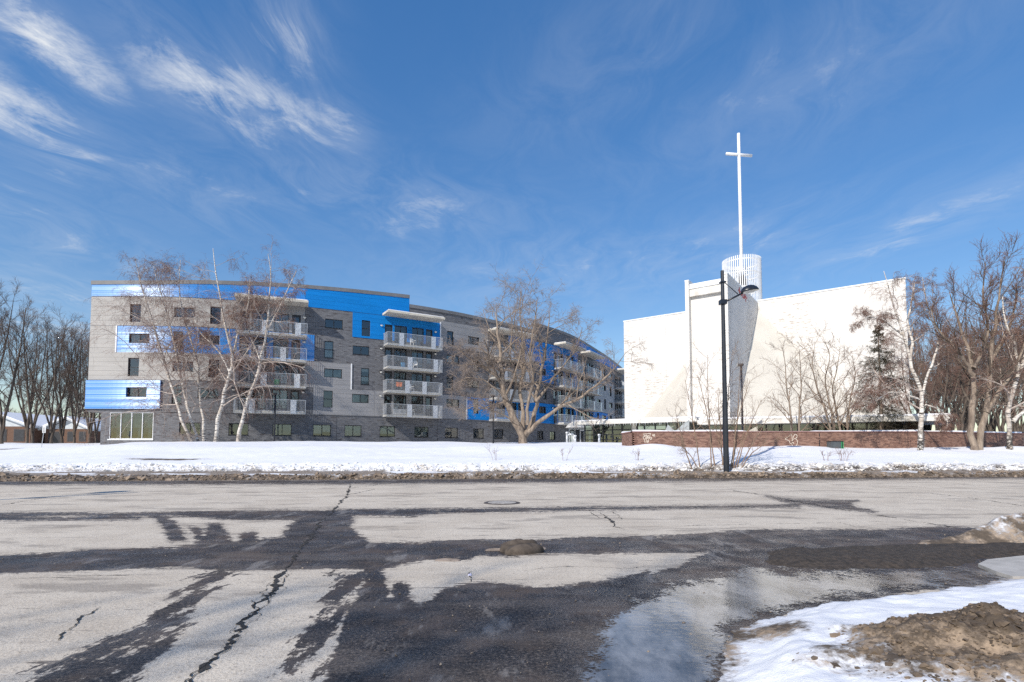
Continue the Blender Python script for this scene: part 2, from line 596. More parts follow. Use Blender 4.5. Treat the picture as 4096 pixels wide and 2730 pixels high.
def birch_bark():
    m, t, bs, _ = newmat("bark_birch")
    co = coords(t)
    rings = t.noise(t.scale(co, 1.6, 1.6, 9.0), 1.3, 4.0, 0.65, 0.4)
    big = t.noise(t.scale(co, 1.0, 1.0, 1.8), 1.1, 3.0, 0.6)
    f = t.math("MULTIPLY", t.ramp(rings, 0.52, 0.57), t.ramp(big, 0.38, 0.56, 0.35, 1.0))
    sp = t.n("ShaderNodeSeparateXYZ")
    t.l(co, sp.inputs[0])
    foot = t.math("MULTIPLY", t.ramp(sp.outputs[2], 3.4, 1.7), t.ramp(t.noise(co, 6.0, 4.0, 0.6), 0.42, 0.56))
    f = t.math("MAXIMUM", f, foot)
    base = t.mix(t.ramp(big, 0.36, 0.62), (0.47, 0.41, 0.35), (0.68, 0.64, 0.585))
    t.put(bs.inputs["Base Color"], t.mix(f, base, (0.045, 0.038, 0.033)))
    bs.inputs["Roughness"].default_value = 0.85
    bump(t, bs, rings, 0.4, 0.02)
    return m


M["bark_birch"] = birch_bark()
M["branch_birch"] = simple("branch_birch", (0.58, 0.50, 0.44), (0.30, 0.24, 0.20), 0.9, 3.0)

# ================================================================== the ground
def road_mat():
    m, t, bs, _ = newmat("road_asphalt")
    co = coords(t)
    wet = t.n("ShaderNodeAttribute", attribute_name="wet").outputs["Fac"]
    damp = t.n("ShaderNodeAttribute", attribute_name="damp").outputs["Fac"]
    along = t.noise(t.scale(co, 0.55, 2.6, 1), 1.6, 8.0, 0.68)         # streaks along the road
    fine = t.noise(co, 11.0, 8.0, 0.72)
    speck = t.noise(co, 130.0, 3.0, 0.7)
    spk2 = t.noise(co, 42.0, 4.0, 0.75)
    mid = t.noise(co, 0.8, 6.0, 0.6)
    diag = t.noise(t.scale(co, 3.2, 0.75, 1, R(-24)), 1.5, 8.0, 0.68)     # tyre tracks turning into the side street
    v = t.math("ADD", wet, t.math("ADD", t.math("MULTIPLY", t.math("SUBTRACT", along, 0.5), 2.4),
                                  t.math("MULTIPLY", t.math("SUBTRACT", fine, 0.5), 2.6)))
    a = t.ramp(v, -0.24, 0.34)
    d = t.math("ADD", damp, t.math("ADD", t.math("MULTIPLY", t.math("SUBTRACT", diag, 0.5), 4.2),
                                   t.math("MULTIPLY", t.math("SUBTRACT", fine, 0.5), 2.2)))
    a = t.math("MAXIMUM", a, t.math("MULTIPLY", t.ramp(d, -0.05, 0.32), 0.92))
    near = t.ramp(wet, -1.0, 0.1)
    fleck = t.ramp(t.math("ADD", t.noise(t.scale(co, 0.5, 5.5, 1), 1.7, 9.0, 0.72), t.math("MULTIPLY", near, 0.09)), 0.61, 0.67, 0.0, 0.75)
    a = t.math("MAXIMUM", a, fleck)
    a = t.math("MAXIMUM", a, t.math("MULTIPLY", t.math("MULTIPLY", near, 0.30), t.ramp(fine, 0.40, 0.62)))     # drying halo
    smudge = t.math("MULTIPLY", t.ramp(t.noise(t.scale(co, 0.5, 1.3, 1, R(-12)), 1.0, 8.0, 0.66), 0.50, 0.62), 0.24)
    a = t.math("MAXIMUM", a, smudge)
    pale = t.mix(t.ramp(mid, 0.38, 0.62), (0.54, 0.465, 0.37), (0.67, 0.59, 0.48))
    pale = t.mix(t.ramp(t.noise(t.scale(co, 0.05, 2.2, 1), 1.0, 5.0, 0.6), 0.35, 0.65, 0.0, 0.5), pale, (0.69, 0.61, 0.50))
    pale = t.mix(t.ramp(speck, 0.50, 0.64, 0.0, 0.75), pale, (0.26, 0.225, 0.185))
    pale = t.mix(t.ramp(fine, 0.52, 0.66, 0.0, 0.5), pale, (0.34, 0.29, 0.235))
    pale = t.mix(t.ramp(spk2, 0.53, 0.63, 0.0, 0.6), pale, (0.28, 0.24, 0.195))
    pale = t.mix(t.ramp(spk2, 0.46, 0.38, 0.0, 0.5), pale, (0.68, 0.62, 0.54))
    rim = t.mix(t.ramp(fine, 0.4, 0.6), (0.115, 0.095, 0.08), (0.20, 0.17, 0.145))
    dark = t.mix(t.ramp(speck, 0.46, 0.62), (0.024, 0.020, 0.018), (0.085, 0.068, 0.055))
    dark = t.mix(t.ramp(spk2, 0.52, 0.64), dark, (0.15, 0.125, 0.105))
    dark = t.mix(t.ramp(spk2, 0.48, 0.40), dark, (0.010, 0.009, 0.009))
    dark = t.mix(t.ramp(t.noise(co, 1.3, 6.0, 0.65), 0.46, 0.60, 0.0, 0.7), dark, (0.105, 0.076, 0.056))
    dry = t.ramp(t.noise(t.scale(co, 0.35, 1.5, 1), 1.4, 8.0, 0.68), 0.48, 0.62, 0.0, 0.5)
    dark = t.mix(dry, dark, t.mix(t.ramp(spk2, 0.42, 0.6), (0.10, 0.082, 0.066), (0.20, 0.165, 0.135)))
    ice = t.ramp(t.noise(t.scale(co, 2.6, 0.8, 1, R(-30)), 1.1, 9.0, 0.7), 0.545, 0.64, 0.0, 0.6)
    dark = t.mix(ice, dark, (0.27, 0.245, 0.22))
    col = t.mix(t.ramp(a, 0.0, 0.5), pale, rim)
    col = t.mix(t.ramp(a, 0.4, 1.0), col, dark)
    t.put(bs.inputs["Base Color"], col)
    wr = t.ramp(t.noise(co, 2.2, 5.0, 0.6), 0.35, 0.65, 0.30, 0.62)
    rg = t.n("ShaderNodeMix", data_type="FLOAT")
    t.l(a, rg.inputs[0])
    rg.inputs[2].default_value = 0.88
    t.l(wr, rg.inputs[3])
    t.l(rg.outputs[0], bs.inputs["Roughness"])
    bs.inputs["Specular IOR Level"].default_value = 0.3
    h = t.math("ADD", t.math("MULTIPLY", spk2, 0.9), t.math("MULTIPLY", fine, 0.6))
    bump(t, bs, h, 0.6, 0.012)
    return m


M["road"] = road_mat()


def sdf(px, py, poly, ys=1.0):
    """signed distance to a polygon, positive inside (ys stretches the second axis)"""
    P = np.array(poly, float)
    x, y = px, py * ys
    ax, ay = P[:, 0], P[:, 1] * ys
    bx, by = np.roll(ax, -1), np.roll(ay, -1)
    d2 = np.full(x.shape, 1e18)
    ins = np.zeros(x.shape, bool)
    for i in range(len(P)):
        ex, ey = bx[i] - ax[i], by[i] - ay[i]
        wx, wy = x - ax[i], y - ay[i]
        tt = np.clip((wx * ex + wy * ey) / (ex * ex + ey * ey + 1e-12), 0, 1)
        d2 = np.minimum(d2, (wx - tt * ex) ** 2 + (wy - tt * ey) ** 2)
        if abs(ey) > 1e-9:
            c = ((ay[i] > y) != (by[i] > y)) & (x < ex * (y - ay[i]) / ey + ax[i])
            ins ^= c
    return np.where(ins, 1, -1) * np.sqrt(d2)


# outlines of wet and dirty patches, traced on the photograph's road plane (picture coordinates of ground points)
WET = [
    [(-900, 1932), (0, 1925), (1400, 1920), (2100, 1912), (4096, 1903), (5400, 1898), (5400, 1910), (4096, 1913), (3000, 1923), (2100, 1930), (1400, 1936), (0, 1939), (-900, 1945)],
    [(-900, 2062), (0, 2053), (560, 2054), (1000, 2050), (1000, 2060), (560, 2066), (0, 2066), (-900, 2074)],
    [(-900, 2080), (0, 2070), (400, 2068), (560, 2068), (560, 2079), (0, 2082), (-900, 2092)],
    [(560, 2050), (900, 2046), (1330, 2040), (1700, 2036), (1780, 2052), (1640, 2066), (1400, 2062), (1250, 2082), (1000, 2080), (700, 2066)],
    [(1700, 2038), (2200, 2031), (2700, 2026), (3200, 2020), (3200, 2030), (2700, 2035), (2200, 2043), (1780, 2053)],
    [(555, 2055), (640, 2058), (700, 2090), (735, 2130), (740, 2165), (680, 2168), (655, 2112), (620, 2076)],
    [(757, 2108), (800, 2112), (815, 2142), (838, 2098), (882, 2096), (912, 2140), (940, 2190), (800, 2196), (778, 2142)],
    [(962, 2142), (1012, 2128), (1036, 2170), (1000, 2190), (960, 2186)],
    [(1180, 2080), (1300, 2052), (1420, 2060), (1400, 2110), (1470, 2170), (1330, 2200), (1180, 2190), (1130, 2140)],
    [(-900, 2252), (0, 2224), (319, 2206), (574, 2196), (820, 2182), (1212, 2140), (1300, 2100), (1400, 2130), (1491, 2172), (1683, 2170), (1938, 2164),
     (2129, 2160), (2384, 2151), (2700, 2145), (2919, 2126), (3238, 2119), (3493, 2121), (3748, 2107), (4000, 2116), (4600, 2120), (4600, 2190),
     (3748, 2180), (3429, 2192), (3046, 2206), (2700, 2203), (2512, 2204), (2257, 2213), (2065, 2217), (1746, 2236), (1632, 2262), (1459, 2275),
     (1212, 2279), (893, 2284), (765, 2270), (383, 2283), (0, 2294), (-900, 2330)],
    [(1459, 2272), (1450, 2330), (1425, 2400), (1390, 2440), (1364, 2515), (1340, 2620), (1290, 2760), (1240, 3000), (3200, 3000), (2950, 2600), (3150, 2450), (3700, 2355),
     (4200, 2320), (4200, 2200), (3046, 2200), (2700, 2200), (2512, 2200), (2257, 2208), (1746, 2230)],
    [(3060, 1985), (3180, 2000), (3330, 2003), (3430, 2003), (3400, 2022), (3500, 2048), (3350, 2036), (3150, 2012)],
]
DRY = [
    [(1523, 2282), (1632, 2254), (1708, 2240), (1870, 2240), (1915, 2222), (2065, 2226), (2130, 2216), (2385, 2216), (2700, 2206), (2780, 2212), (2700, 2252), (2590, 2285),
     (2510, 2304), (2385, 2330), (2190, 2348), (2100, 2345), (1935, 2330), (1860, 2342), (1745, 2368), (1685, 2425), (1663, 2425), (1620, 2330), (1575, 2330), (1562, 2392), (1540, 2310)],
    [(2600, 2212), (2830, 2212), (2700, 2270), (2600, 2296), (2560, 2260)],
]
DAMP = [
    [(861, 2272), (944, 2285), (906, 2342), (823, 2425), (733, 2546), (638, 2636), (560, 2760), (430, 3000), (-250, 3000), (51, 2730), (128, 2661), (306, 2604), (434, 2527),
     (574, 2489), (606, 2438), (701, 2368), (765, 2323)],
    [(1330, 2290), (1470, 2280), (1440, 2400), (1330, 2560), (1180, 2720), (1060, 2760), (1180, 2560), (1260, 2420)],
    [(1180, 2540), (1260, 2480), (1350, 2480), (1300, 2700), (1150, 2760), (1120, 2640)],
]


def road_fields(X, Y):
    px, py = level_to_pic(X, Y)
    wet = np.full(X.shape, -1.0)
    for p in WET:
        dd = sdf(px, py, p, 2.2)
        wet = np.maximum(wet, np.clip(dd / 38.0 + 0.06, -1, 1))
    for p in DRY:
        dd = sdf(px, py, p, 2.2)
        wet = np.minimum(wet, np.clip(-dd / 38.0 + 0.02, -1, 1))
    damp = np.full(X.shape, -1.5)
    for p in DAMP:
        damp = np.maximum(damp, np.clip(sdf(px, py, p, 1.6) / 90.0 - 0.12, -1.5, 0.34))
    return wet, damp


def grid_quads(nr, nc):
    i = np.arange(nr - 1)[:, None] * nc + np.arange(nc - 1)[None, :]
    return np.stack([i, i + 1, i + 1 + nc, i + nc], -1).reshape(-1, 4)


# near and middle road: one finely divided sheet
ys = np.geomspace(1.6, 26.6, 250)
us = np.linspace(-1.75, 1.75, 520)
Yg = np.repeat(ys[:, None], len(us), 1)
Xg = us[None, :] * (Yg + 1.2)
wet, damp = road_fields(Xg, Yg)
me = mesh_np("road", np.stack([Xg, Yg, np.zeros_like(Xg)], -1), grid_quads(*Xg.shape), M["road"], attrs={"wet": wet, "damp": damp})
road = tag(link("road", me), kind="structure")
# the road goes on left, right and behind
mb = MB()
mb.poly([(-400, -60, -0.012), (400, -60, -0.012), (400, 27, -0.012), (-400, 27, -0.012)], [(0, 1, 2, 3)])
me = mb.mesh("road_beyond", M["road"])
at_ = me.attributes.new("wet", "FLOAT", "POINT"); at_.data.foreach_set("value", [-1.0] * 4)
at_ = me.attributes.new("damp", "FLOAT", "POINT"); at_.data.foreach_set("value", [-1.5] * 4)
tag(link("road_beyond", me), kind="structure")
mb = MB()
mb.poly([(-3000, -3000, -0.35), (3000, -3000, -0.35), (3000, 3000, -0.35), (-3000, 3000, -0.35)], [(0, 1, 2, 3)])
tag(mb.build("ground", M["snow_clean"]), kind="structure")


# ---- far verge, snow bank and snow field
def road_edge(X):
    X = np.asarray(X, float)
    return 0.55 * (fbm(X * 0.22, X * 0 + 4.2, 4, 51) - 0.5) + np.interp(X, [-120, -60, -21, -5, 0, 25, 60, 120], [18.5, 20.0, 22.2, 23.9, 24.4, 25.9, 26.3, 26.6])


def bank_foot(X):
    return np.interp(X, [-120, -21, 0, 25, 60, 120], [25.6, 26.0, 26.4, 27.3, 27.9, 28.0])


def field_height(X, Y):
    X, Y = np.asarray(X, float), np.asarray(Y, float)
    e, b = road_edge(X), bank_foot(X)
    t = np.clip((Y - e) / (b - e), 0, 1)
    verge = np.interp(t, [0, 0.06, 0.16, 0.30, 0.40, 1.0], [-0.03, 0.10, 0.19, 0.16, 0.12, 0.27])
    crumb = fbm(X * 2.6, Y * 2.6, 4, 3) - 0.5
    fine = fbm(X * 7.0, Y * 7.0, 3, 9) - 0.5
    ridge = np.exp(-((t - 0.2) / 0.16) ** 2) * (t > 0.02)
    verge = verge + ridge * (0.12 * crumb + 0.08 * fine + 0.02) + 0.03 * crumb * (t > 0.03)
    k = Y - b
    right = np.interp(k, [0, 0.35, 1.0, 7.0, 8.5, 17, 26, 40], [0.27, 0.44, 0.62, 1.28, 1.48, 1.86, 2.06, 2.12])
    left = np.interp(k, [0, 0.35, 1.0, 8.0, 14.0, 19.5, 22.0, 26, 34, 40], [0.27, 0.44, 0.62, 1.0, 1.22, 1.42, 1.44, 1.80, 2.10, 2.12])
    f = sstep(X, -30, -37)
    fld = right * (1 - f) + left * f
    bank = np.exp(-((k - 0.55) / 0.65) ** 2)
    fld = fld + bank * (0.20 * crumb + 0.10 * fine) + sstep(k, 1.0, 4.0) * (0.30 * (fbm(X * 0.16, Y * 0.22, 3, 21) - 0.5) + 0.05 * (fbm(X * 0.9, Y * 0.9, 3, 5) - 0.5))
    # low drifts in front of the flats and by the birches
    for cx, cy, rx, ry, h in ((-17.5, 46, 8, 4.5, 0.16), (-26, 36, 7, 3, 0.12), (22, 33.2, 9, 1.5, 0.08), (32.6, 34.6, 2.4, 1.0, 0.22), (9.2, 35.2, 1.5, 1.0, 0.22)):
        fld = fld + h * np.exp(-((X - cx) / rx) ** 2 - ((Y - cy) / ry) ** 2)
    return np.where(k > 0, fld, verge)


def gz(x, y):
    return float(field_height(np.array([x]), np.array([y]))[0])


rows = np.concatenate([np.arange(0, 6.2, 0.07), 6.2 + np.cumsum(np.linspace(0.1, 0.9, 70)), 42 + np.geomspace(2, 420, 24)])
us = np.linspace(-1.55, 1.55, 900)
V = rows[:, None]
U = us[None, :]
Xg = U * (24.0 + V) + 0 * V
Yg = road_edge(Xg) - 0.25 + V
Zg = field_height(Xg, Yg)
e, b = road_edge(Xg), bank_foot(Xg)
t_ = np.clip((Yg - e) / (b - e), 0, 1)
k_ = Yg - b
dirt = np.where(k_ < 0, np.interp(t_, [0, 0.05, 0.3, 0.36, 0.42, 0.9, 1.0], [1.1, 0.95, 0.85, 0.95, 1.0, 0.9, 0.62]), np.interp(k_, [0, 0.25, 0.7, 1.3], [0.45, 0.2, 0.07, 0.0]))
dirt = dirt - 0.30 * np.exp(-((t_ - 0.2) / 0.10) ** 2) * (k_ < 0) * sstep(fbm(Xg * 0.35, Yg * 2, 3, 33), 0.5, 0.62)
right_dirt = (0.25 + 0.75 * sstep(Xg, 4, 10)) * np.exp(-((k_ - 0.3) / 0.8) ** 2) * 0.85
dirt = dirt + right_dirt * fbm(Xg * 0.7, Yg * 1.5, 3, 41)
patch = 1 - np.sqrt(((Xg + 18.7) / 2.3) ** 2 + ((Yg - 29.2) / 0.62) ** 2)
dirt = np.maximum(dirt, np.clip(patch * 1.3 + 0.25, 0, 0.95))
leftp = sstep(Xg, -30, -36) * (np.exp(-((k_ - 18.6) / 0.8) ** 2) * 0.7 * fbm(Xg * 0.4, Yg, 3, 8) * 1.6 + 0.6 * np.exp(-((k_ - 21.0) / 1.2) ** 2))
dirt = np.maximum(dirt, np.clip(leftp, 0, 0.9))
dirt = dirt - np.where((k_ < 0) & (t_ > 0.32), 0.75 * sstep(fbm(Xg * 0.45, Yg * 1.6, 4, 91), 0.52, 0.66), 0.0)
path = np.where(k_ < 0, np.interp(t_, [0, 0.34, 0.40, 0.9, 1.0], [0, 0, 1, 1, 0.3]), 0.0)
Zg = Zg + np.clip(patch, 0, 1) * 0.02
me = mesh_np("snow_field", np.stack([Xg, Yg, Zg], -1), grid_quads(*Xg.shape), M["snow"], smooth=True, attrs={"dirt": dirt, "path": path})
tag(link("snow_field", me), kind="structure")


# ---- crumbs of dirty snow along the far kerb (nobody could count them)
def crumbs(name, pts, rads, mat, parent=None):
    ico = np.array([(0, 0, 1), (0.894, 0, 0.447), (0.276, 0.851, 0.447), (-0.724, 0.526, 0.447), (-0.724, -0.526, 0.447), (0.276, -0.851, 0.447),
                    (0.724, 0.526, -0.447), (-0.276, 0.851, -0.447), (-0.894, 0, -0.447), (-0.276, -0.851, -0.447), (0.724, -0.526, -0.447), (0, 0, -1)])
    fc = np.array([(0, 1, 2), (0, 2, 3), (0, 3, 4), (0, 4, 5), (0, 5, 1), (1, 6, 2), (2, 7, 3), (3, 8, 4), (4, 9, 5), (5, 10, 1), (6, 7, 2), (7, 8, 3), (8, 9, 4),
                   (9, 10, 5), (10, 6, 1), (11, 7, 6), (11, 8, 7), (11, 9, 8), (11, 10, 9), (11, 6, 10)])
    n = len(pts)
    jit = 1 + 0.35 * RNG.standard_normal((n, 12, 1))
    v = pts[:, None, :] + ico[None] * jit * rads[:, None, None] * np.array([1.2, 1.2, 0.8])
    f = (np.arange(n)[:, None, None] * 12 + fc[None]).reshape(-1, 3)
    me = mesh_np(name, v, f, mat)
    return link(name, me, parent)


n = 2400
cx = RNG.uniform(-27, 30, n)
ce = road_edge(cx)
cy = ce + np.abs(RNG.normal(0.30, 0.22, n))
cz = field_height(cx, cy)
o = crumbs("dirty_snow_crumbs", np.stack([cx, cy, cz + 0.01], -1), RNG.gamma(1.6, 0.016, n) + 0.008, simple("slush_crumb", (0.33, 0.255, 0.19), (0.16, 0.12, 0.088), 0.9, 1.1))
tag(o, "brown crumbs of slush and ice along the far kerb", "slush", kind="stuff")
cx = RNG.uniform(-27, 32, 2600)
cy = bank_foot(cx) + np.abs(RNG.normal(0.35, 0.35, 2600))
cz = field_height(cx, cy)
o = crumbs("snow_bank_lumps", np.stack([cx, cy, cz + 0.005], -1), RNG.gamma(1.5, 0.016, 2600) + 0.008, simple("bank_lump", (0.84, 0.83, 0.81), (0.60, 0.55, 0.49), 0.8, 0.9))
tag(o, "white lumps of ploughed snow along the bank beyond the footpath", "snow", kind="stuff")


# ---- cracks in the road
M["crack"] = simple("crack", (0.060, 0.054, 0.050), (0.018, 0.017, 0.016), 0.9, 40.0, 0, 0.8, 0.01)


def ribbon(pic, w0, w1, seed, jit=0.03, name="road_crack"):
    """a broken, crumbling crack: short ragged pieces with gaps and side splinters"""
    P = np.array([on_level(x, y) for x, y in pic])
    seg = np.concatenate([[0], np.cumsum(np.linalg.norm(np.diff(P, axis=0), axis=1))])
    s = np.arange(0, seg[-1], 0.018)
    x = np.interp(s, seg, P[:, 0]) + (fbm(s * 5.0, s * 0 + seed, 5, seed, 0.62) - 0.5) * jit * 4
    y = np.interp(s, seg, P[:, 1]) + (fbm(s * 5.0, s * 0 + seed + 9, 5, seed + 1, 0.62) - 0.5) * jit * 4
    T = np.stack([np.gradient(x), np.gradient(y)], -1)
    T /= np.linalg.norm(T, axis=1)[:, None] + 1e-9
    nrm = np.stack([-T[:, 1], T[:, 0]], -1)
    n1 = fbm(s * 2.6, s * 0 + 3.3, 4, seed + 5)
    wdt = np.interp(s, [0, seg[-1]], [w0, w1]) * np.clip(2.6 * (n1 - 0.28), 0.02, 1.6)
    wdt *= np.minimum(1, np.minimum(s, seg[-1] - s) / 0.25 + 0.05)
    wl = wdt * np.clip(2.2 * (vnoise(s * 26, s * 0 + 1.1, seed + 8) - 0.15), 0.05, 2)
    wr = wdt * np.clip(2.2 * (vnoise(s * 26, s * 0 + 7.1, seed + 9) - 0.15), 0.05, 2)
    c = np.stack([x, y], -1)
    L, Rr = c + nrm * wl[:, None] * 0.5, c - nrm * wr[:, None] * 0.5
    n = len(s)
    v = np.zeros((n, 2, 3))
    v[:, 0, :2], v[:, 1, :2] = L, Rr
    v[..., 2] = 0.005
    i = np.arange(n - 1) * 2
    me = mesh_np(name, v, np.stack([i, i + 1, i + 3, i + 2], -1), M["crack"])
    return link(name, me, road)


main_crack = [(1402, 1938), (1388, 1985), (1352, 2020), (1332, 2050), (1272, 2095), (1260, 2125), (1225, 2170), (1172, 2240), (1130, 2290), (1090, 2360), (1042, 2410), (990, 2480),
              (930, 2560), (870, 2630), (800, 2700), (730, 2770), (640, 2900)]
ribbon(main_crack, 0.10, 0.042, 1, 0.035)
ribbon([(x + 14, y) for x, y in main_crack[8:]], 0.009, 0.009, 2, 0.04)
ribbon([(x - 22, y) for x, y in main_crack[8:]], 0.009, 0.007, 3, 0.04)
ribbon([(x + 34, y) for x, y in main_crack[7:14]], 0.007, 0.007, 4, 0.04)
for i, (pl, a, b) in enumerate([
        ([(2350, 2040), (2400, 2055), (2448, 2085), (2462, 2108), (2505, 2120)], 0.05, 0.05),
        ([(2352, 2048), (2380, 2062), (2412, 2078)], 0.03, 0.02), ([(2440, 2046), (2470, 2060), (2490, 2080)], 0.03, 0.02),
        ([(2920, 1962), (3080, 1985), (3200, 2010), (3400, 2045), (3700, 2092), (3860, 2118)], 0.06, 0.05),
        ([(3710, 1973), (3900, 1995), (4096, 2025), (4300, 2060)], 0.05, 0.05),
        ([(-60, 2035), (0, 2022), (90, 2006), (200, 1990)], 0.06, 0.03),
        ([(200, 2582), (262, 2535), (312, 2492), (318, 2468), (372, 2452), (395, 2430)], 0.022, 0.016),
        ([(0, 2318), (250, 2312), (560, 2298)], 0.015, 0.012), ([(2100, 2282), (2300, 2266), (2480, 2276), (2620, 2262)], 0.016, 0.016),
        ([(2700, 2105), (3100, 2096), (3370, 2092), (3440, 2112)], 0.018, 0.016), ([(1870, 2345), (1886, 2290), (1895, 2275)], 0.02, 0.014),
        ([(1340, 1985), (1420, 1975), (1500, 1958)], 0.05, 0.03), ([(1390, 1955), (1460, 1948), (1520, 1938)], 0.05, 0.03)]):
    ribbon(pl, a, b, 20 + i)

# ---- manhole cover
mx, my = on_level(2008, 2013)
mh = tag(empty("manhole_cover", (mx, my, 0.0)), "round cast iron manhole cover set in the pale road", "manhole cover")
mb = MB()
mb.lathe([(0.355, 0.004), (0.365, 0.016), (0.425, 0.016), (0.445, 0.003)], 40)
mb.build("frame", M["rust_dark"], mh)
mb = MB()
mb.lathe([(0.001, 0.014), (0.345, 0.014), (0.349, 0.004)], 40)
cov = mb.build("cover", simple("cast_iron", (0.36, 0.34, 0.32), (0.22, 0.205, 0.195), 0.7, 12.0, 0.2, 0.3), mh)
mb = MB()
for i in range(-7, 8):
    h = math.sqrt(0.33 ** 2 - (i * 0.045) ** 2)
    mb.box(-h, h, i * 0.045 - 0.012, i * 0.045 + 0.012, 0.0142, 0.021)
mb.build("grip_rib", simple("rib_iron", (0.46, 0.44, 0.42), (0.30, 0.28, 0.27), 0.65, 12.0, 0.2), cov)


# ---- puddle in the side street mouth
def water_mat():
    m, t, bs, out = newmat("melt_water")
    t.t.nodes.remove(bs)
    co = coords(t)
    edge = t.n("ShaderNodeAttribute", attribute_name="edge").outputs["Fac"]
    tr = t.n("ShaderNodeBsdfTransparent")
    tr.inputs[0].default_value = (0.72, 0.72, 0.74, 1)
    gl = t.n("ShaderNodeBsdfGlossy")
    gl.inputs["Roughness"].default_value = 0.09
    gl.inputs["Color"].default_value = (0.93, 0.94, 0.95, 1)
    nb = t.math("ADD", t.math("MULTIPLY", t.noise(t.scale(co, 6.0, 11.0, 1), 1.6, 4.0, 0.6), 0.5), t.math("MULTIPLY", t.noise(co, 1.1, 3.0, 0.5), 0.7))
    b = t.n("ShaderNodeBump")
    b.inputs["Strength"].default_value = 0.16
    b.inputs["Distance"].default_value = 0.02
    t.l(nb, b.inputs["Height"])
    t.l(b.outputs[0], gl.inputs["Normal"])
    fr = t.n("ShaderNodeFresnel")
    fr.inputs[0].default_value = 1.38
    n1 = t.noise(co, 3.0, 8.0, 0.7)
    n2 = t.noise(co, 40.0, 3.0, 0.6)
    msk = t.ramp(t.math("ADD", edge, t.math("ADD", t.math("MULTIPLY", t.math("SUBTRACT", n1, 0.5), 3.2), t.math("MULTIPLY", t.math("SUBTRACT", n2, 0.5), 1.8))), 0.0, 0.55)
    fac = t.math("MULTIPLY", t.math("MULTIPLY", fr.outputs[0], 1.25, clamp=True), msk)
    film = t.n("ShaderNodeBsdfDiffuse")          # thin grey ice in the water
    film.inputs[0].default_value = (0.33, 0.32, 0.31, 1)
    fm = t.n("ShaderNodeMixShader")
    t.l(t.ramp(t.noise(t.scale(co, 1.6, 0.7, 1, R(25)), 1.2, 9.0, 0.68), 0.38, 0.60, 0.25, 0.85), fm.inputs[0])
    t.l(tr.outputs[0], fm.inputs[1])
    t.l(film.outputs[0], fm.inputs[2])
    mx_ = t.n("ShaderNodeMixShader")
    t.l(fac, mx_.inputs[0])
    t.l(fm.outputs[0], mx_.inputs[1])
    t.l(gl.outputs[0], mx_.inputs[2])
    # outside the ragged edge the sheet is not there at all
    t2 = t.n("ShaderNodeBsdfTransparent")
    m2 = t.n("ShaderNodeMixShader")
    t.l(msk, m2.inputs[0])
    t.l(t2.outputs[0], m2.inputs[1])
    t.l(mx_.outputs[0], m2.inputs[2])
    t.l(m2.outputs[0], out.inputs[0])
    return m


PUD = [(2880, 2285), (3046, 2262), (3110, 2268), (3240, 2278), (3365, 2282), (3684, 2272), (3876, 2270), (4003, 2300), (4110, 2312), (3812, 2358), (3557, 2384), (3365, 2410),
       (3174, 2440), (3015, 2480), (2938, 2520), (2925, 2600), (2887, 2690), (2860, 2780), (2840, 2950), (2330, 2950), (2320, 2700), (2400, 2500), (2520, 2395), (2700, 2330)]
ys = np.geomspace(1.9, 7.2, 90)
us = np.linspace(0.05, 1.15, 130)
Yg = np.repeat(ys[:, None], len(us), 1)
Xg = us[None, :] * Yg
px, py = level_to_pic(Xg, Yg)
edge = np.clip(sdf(px, py, PUD, 1.6) / 115.0, -1.2, 1.0)
me = mesh_np("puddle", np.stack([Xg, Yg, np.full_like(Xg, 0.005)], -1), grid_quads(*Xg.shape), water_mat(), attrs={"edge": edge})
tag(link("puddle", me), kind="structure")

# ---- brown grit washed into the gutter, a kerb corner, dirty snow piles
def pile(name, poly_world, bounds, step, hfun, mat, dirtfun=None, kind="structure", label=None, cat=None, zoff=0.004):
    x0, x1, y0, y1 = bounds
    xs, ys_ = np.arange(x0, x1, step), np.arange(y0, y1, step)
    Xp, Yp = np.meshgrid(xs, ys_)
    d_ = sdf(Xp, Yp, poly_world) + (fbm(Xp * 3.0, Yp * 3.0, 4, 77) - 0.5) * 0.22
    Zp = hfun(d_, Xp, Yp) + zoff
    q = grid_quads(*Xp.shape)
    keep = (d_.ravel()[q] > -0.03).any(1)
    Zp = np.where(d_ < 0, -0.02, Zp)
    at2 = {"dirt": dirtfun(d_, Xp, Yp) if dirtfun else np.zeros_like(Xp), "path": np.zeros_like(Xp)}
    me_ = mesh_np(name, np.stack([Xp, Yp, Zp], -1), q[keep], mat, smooth=True, attrs=at2)
    return tag(link(name, me_), label, cat, kind=kind)


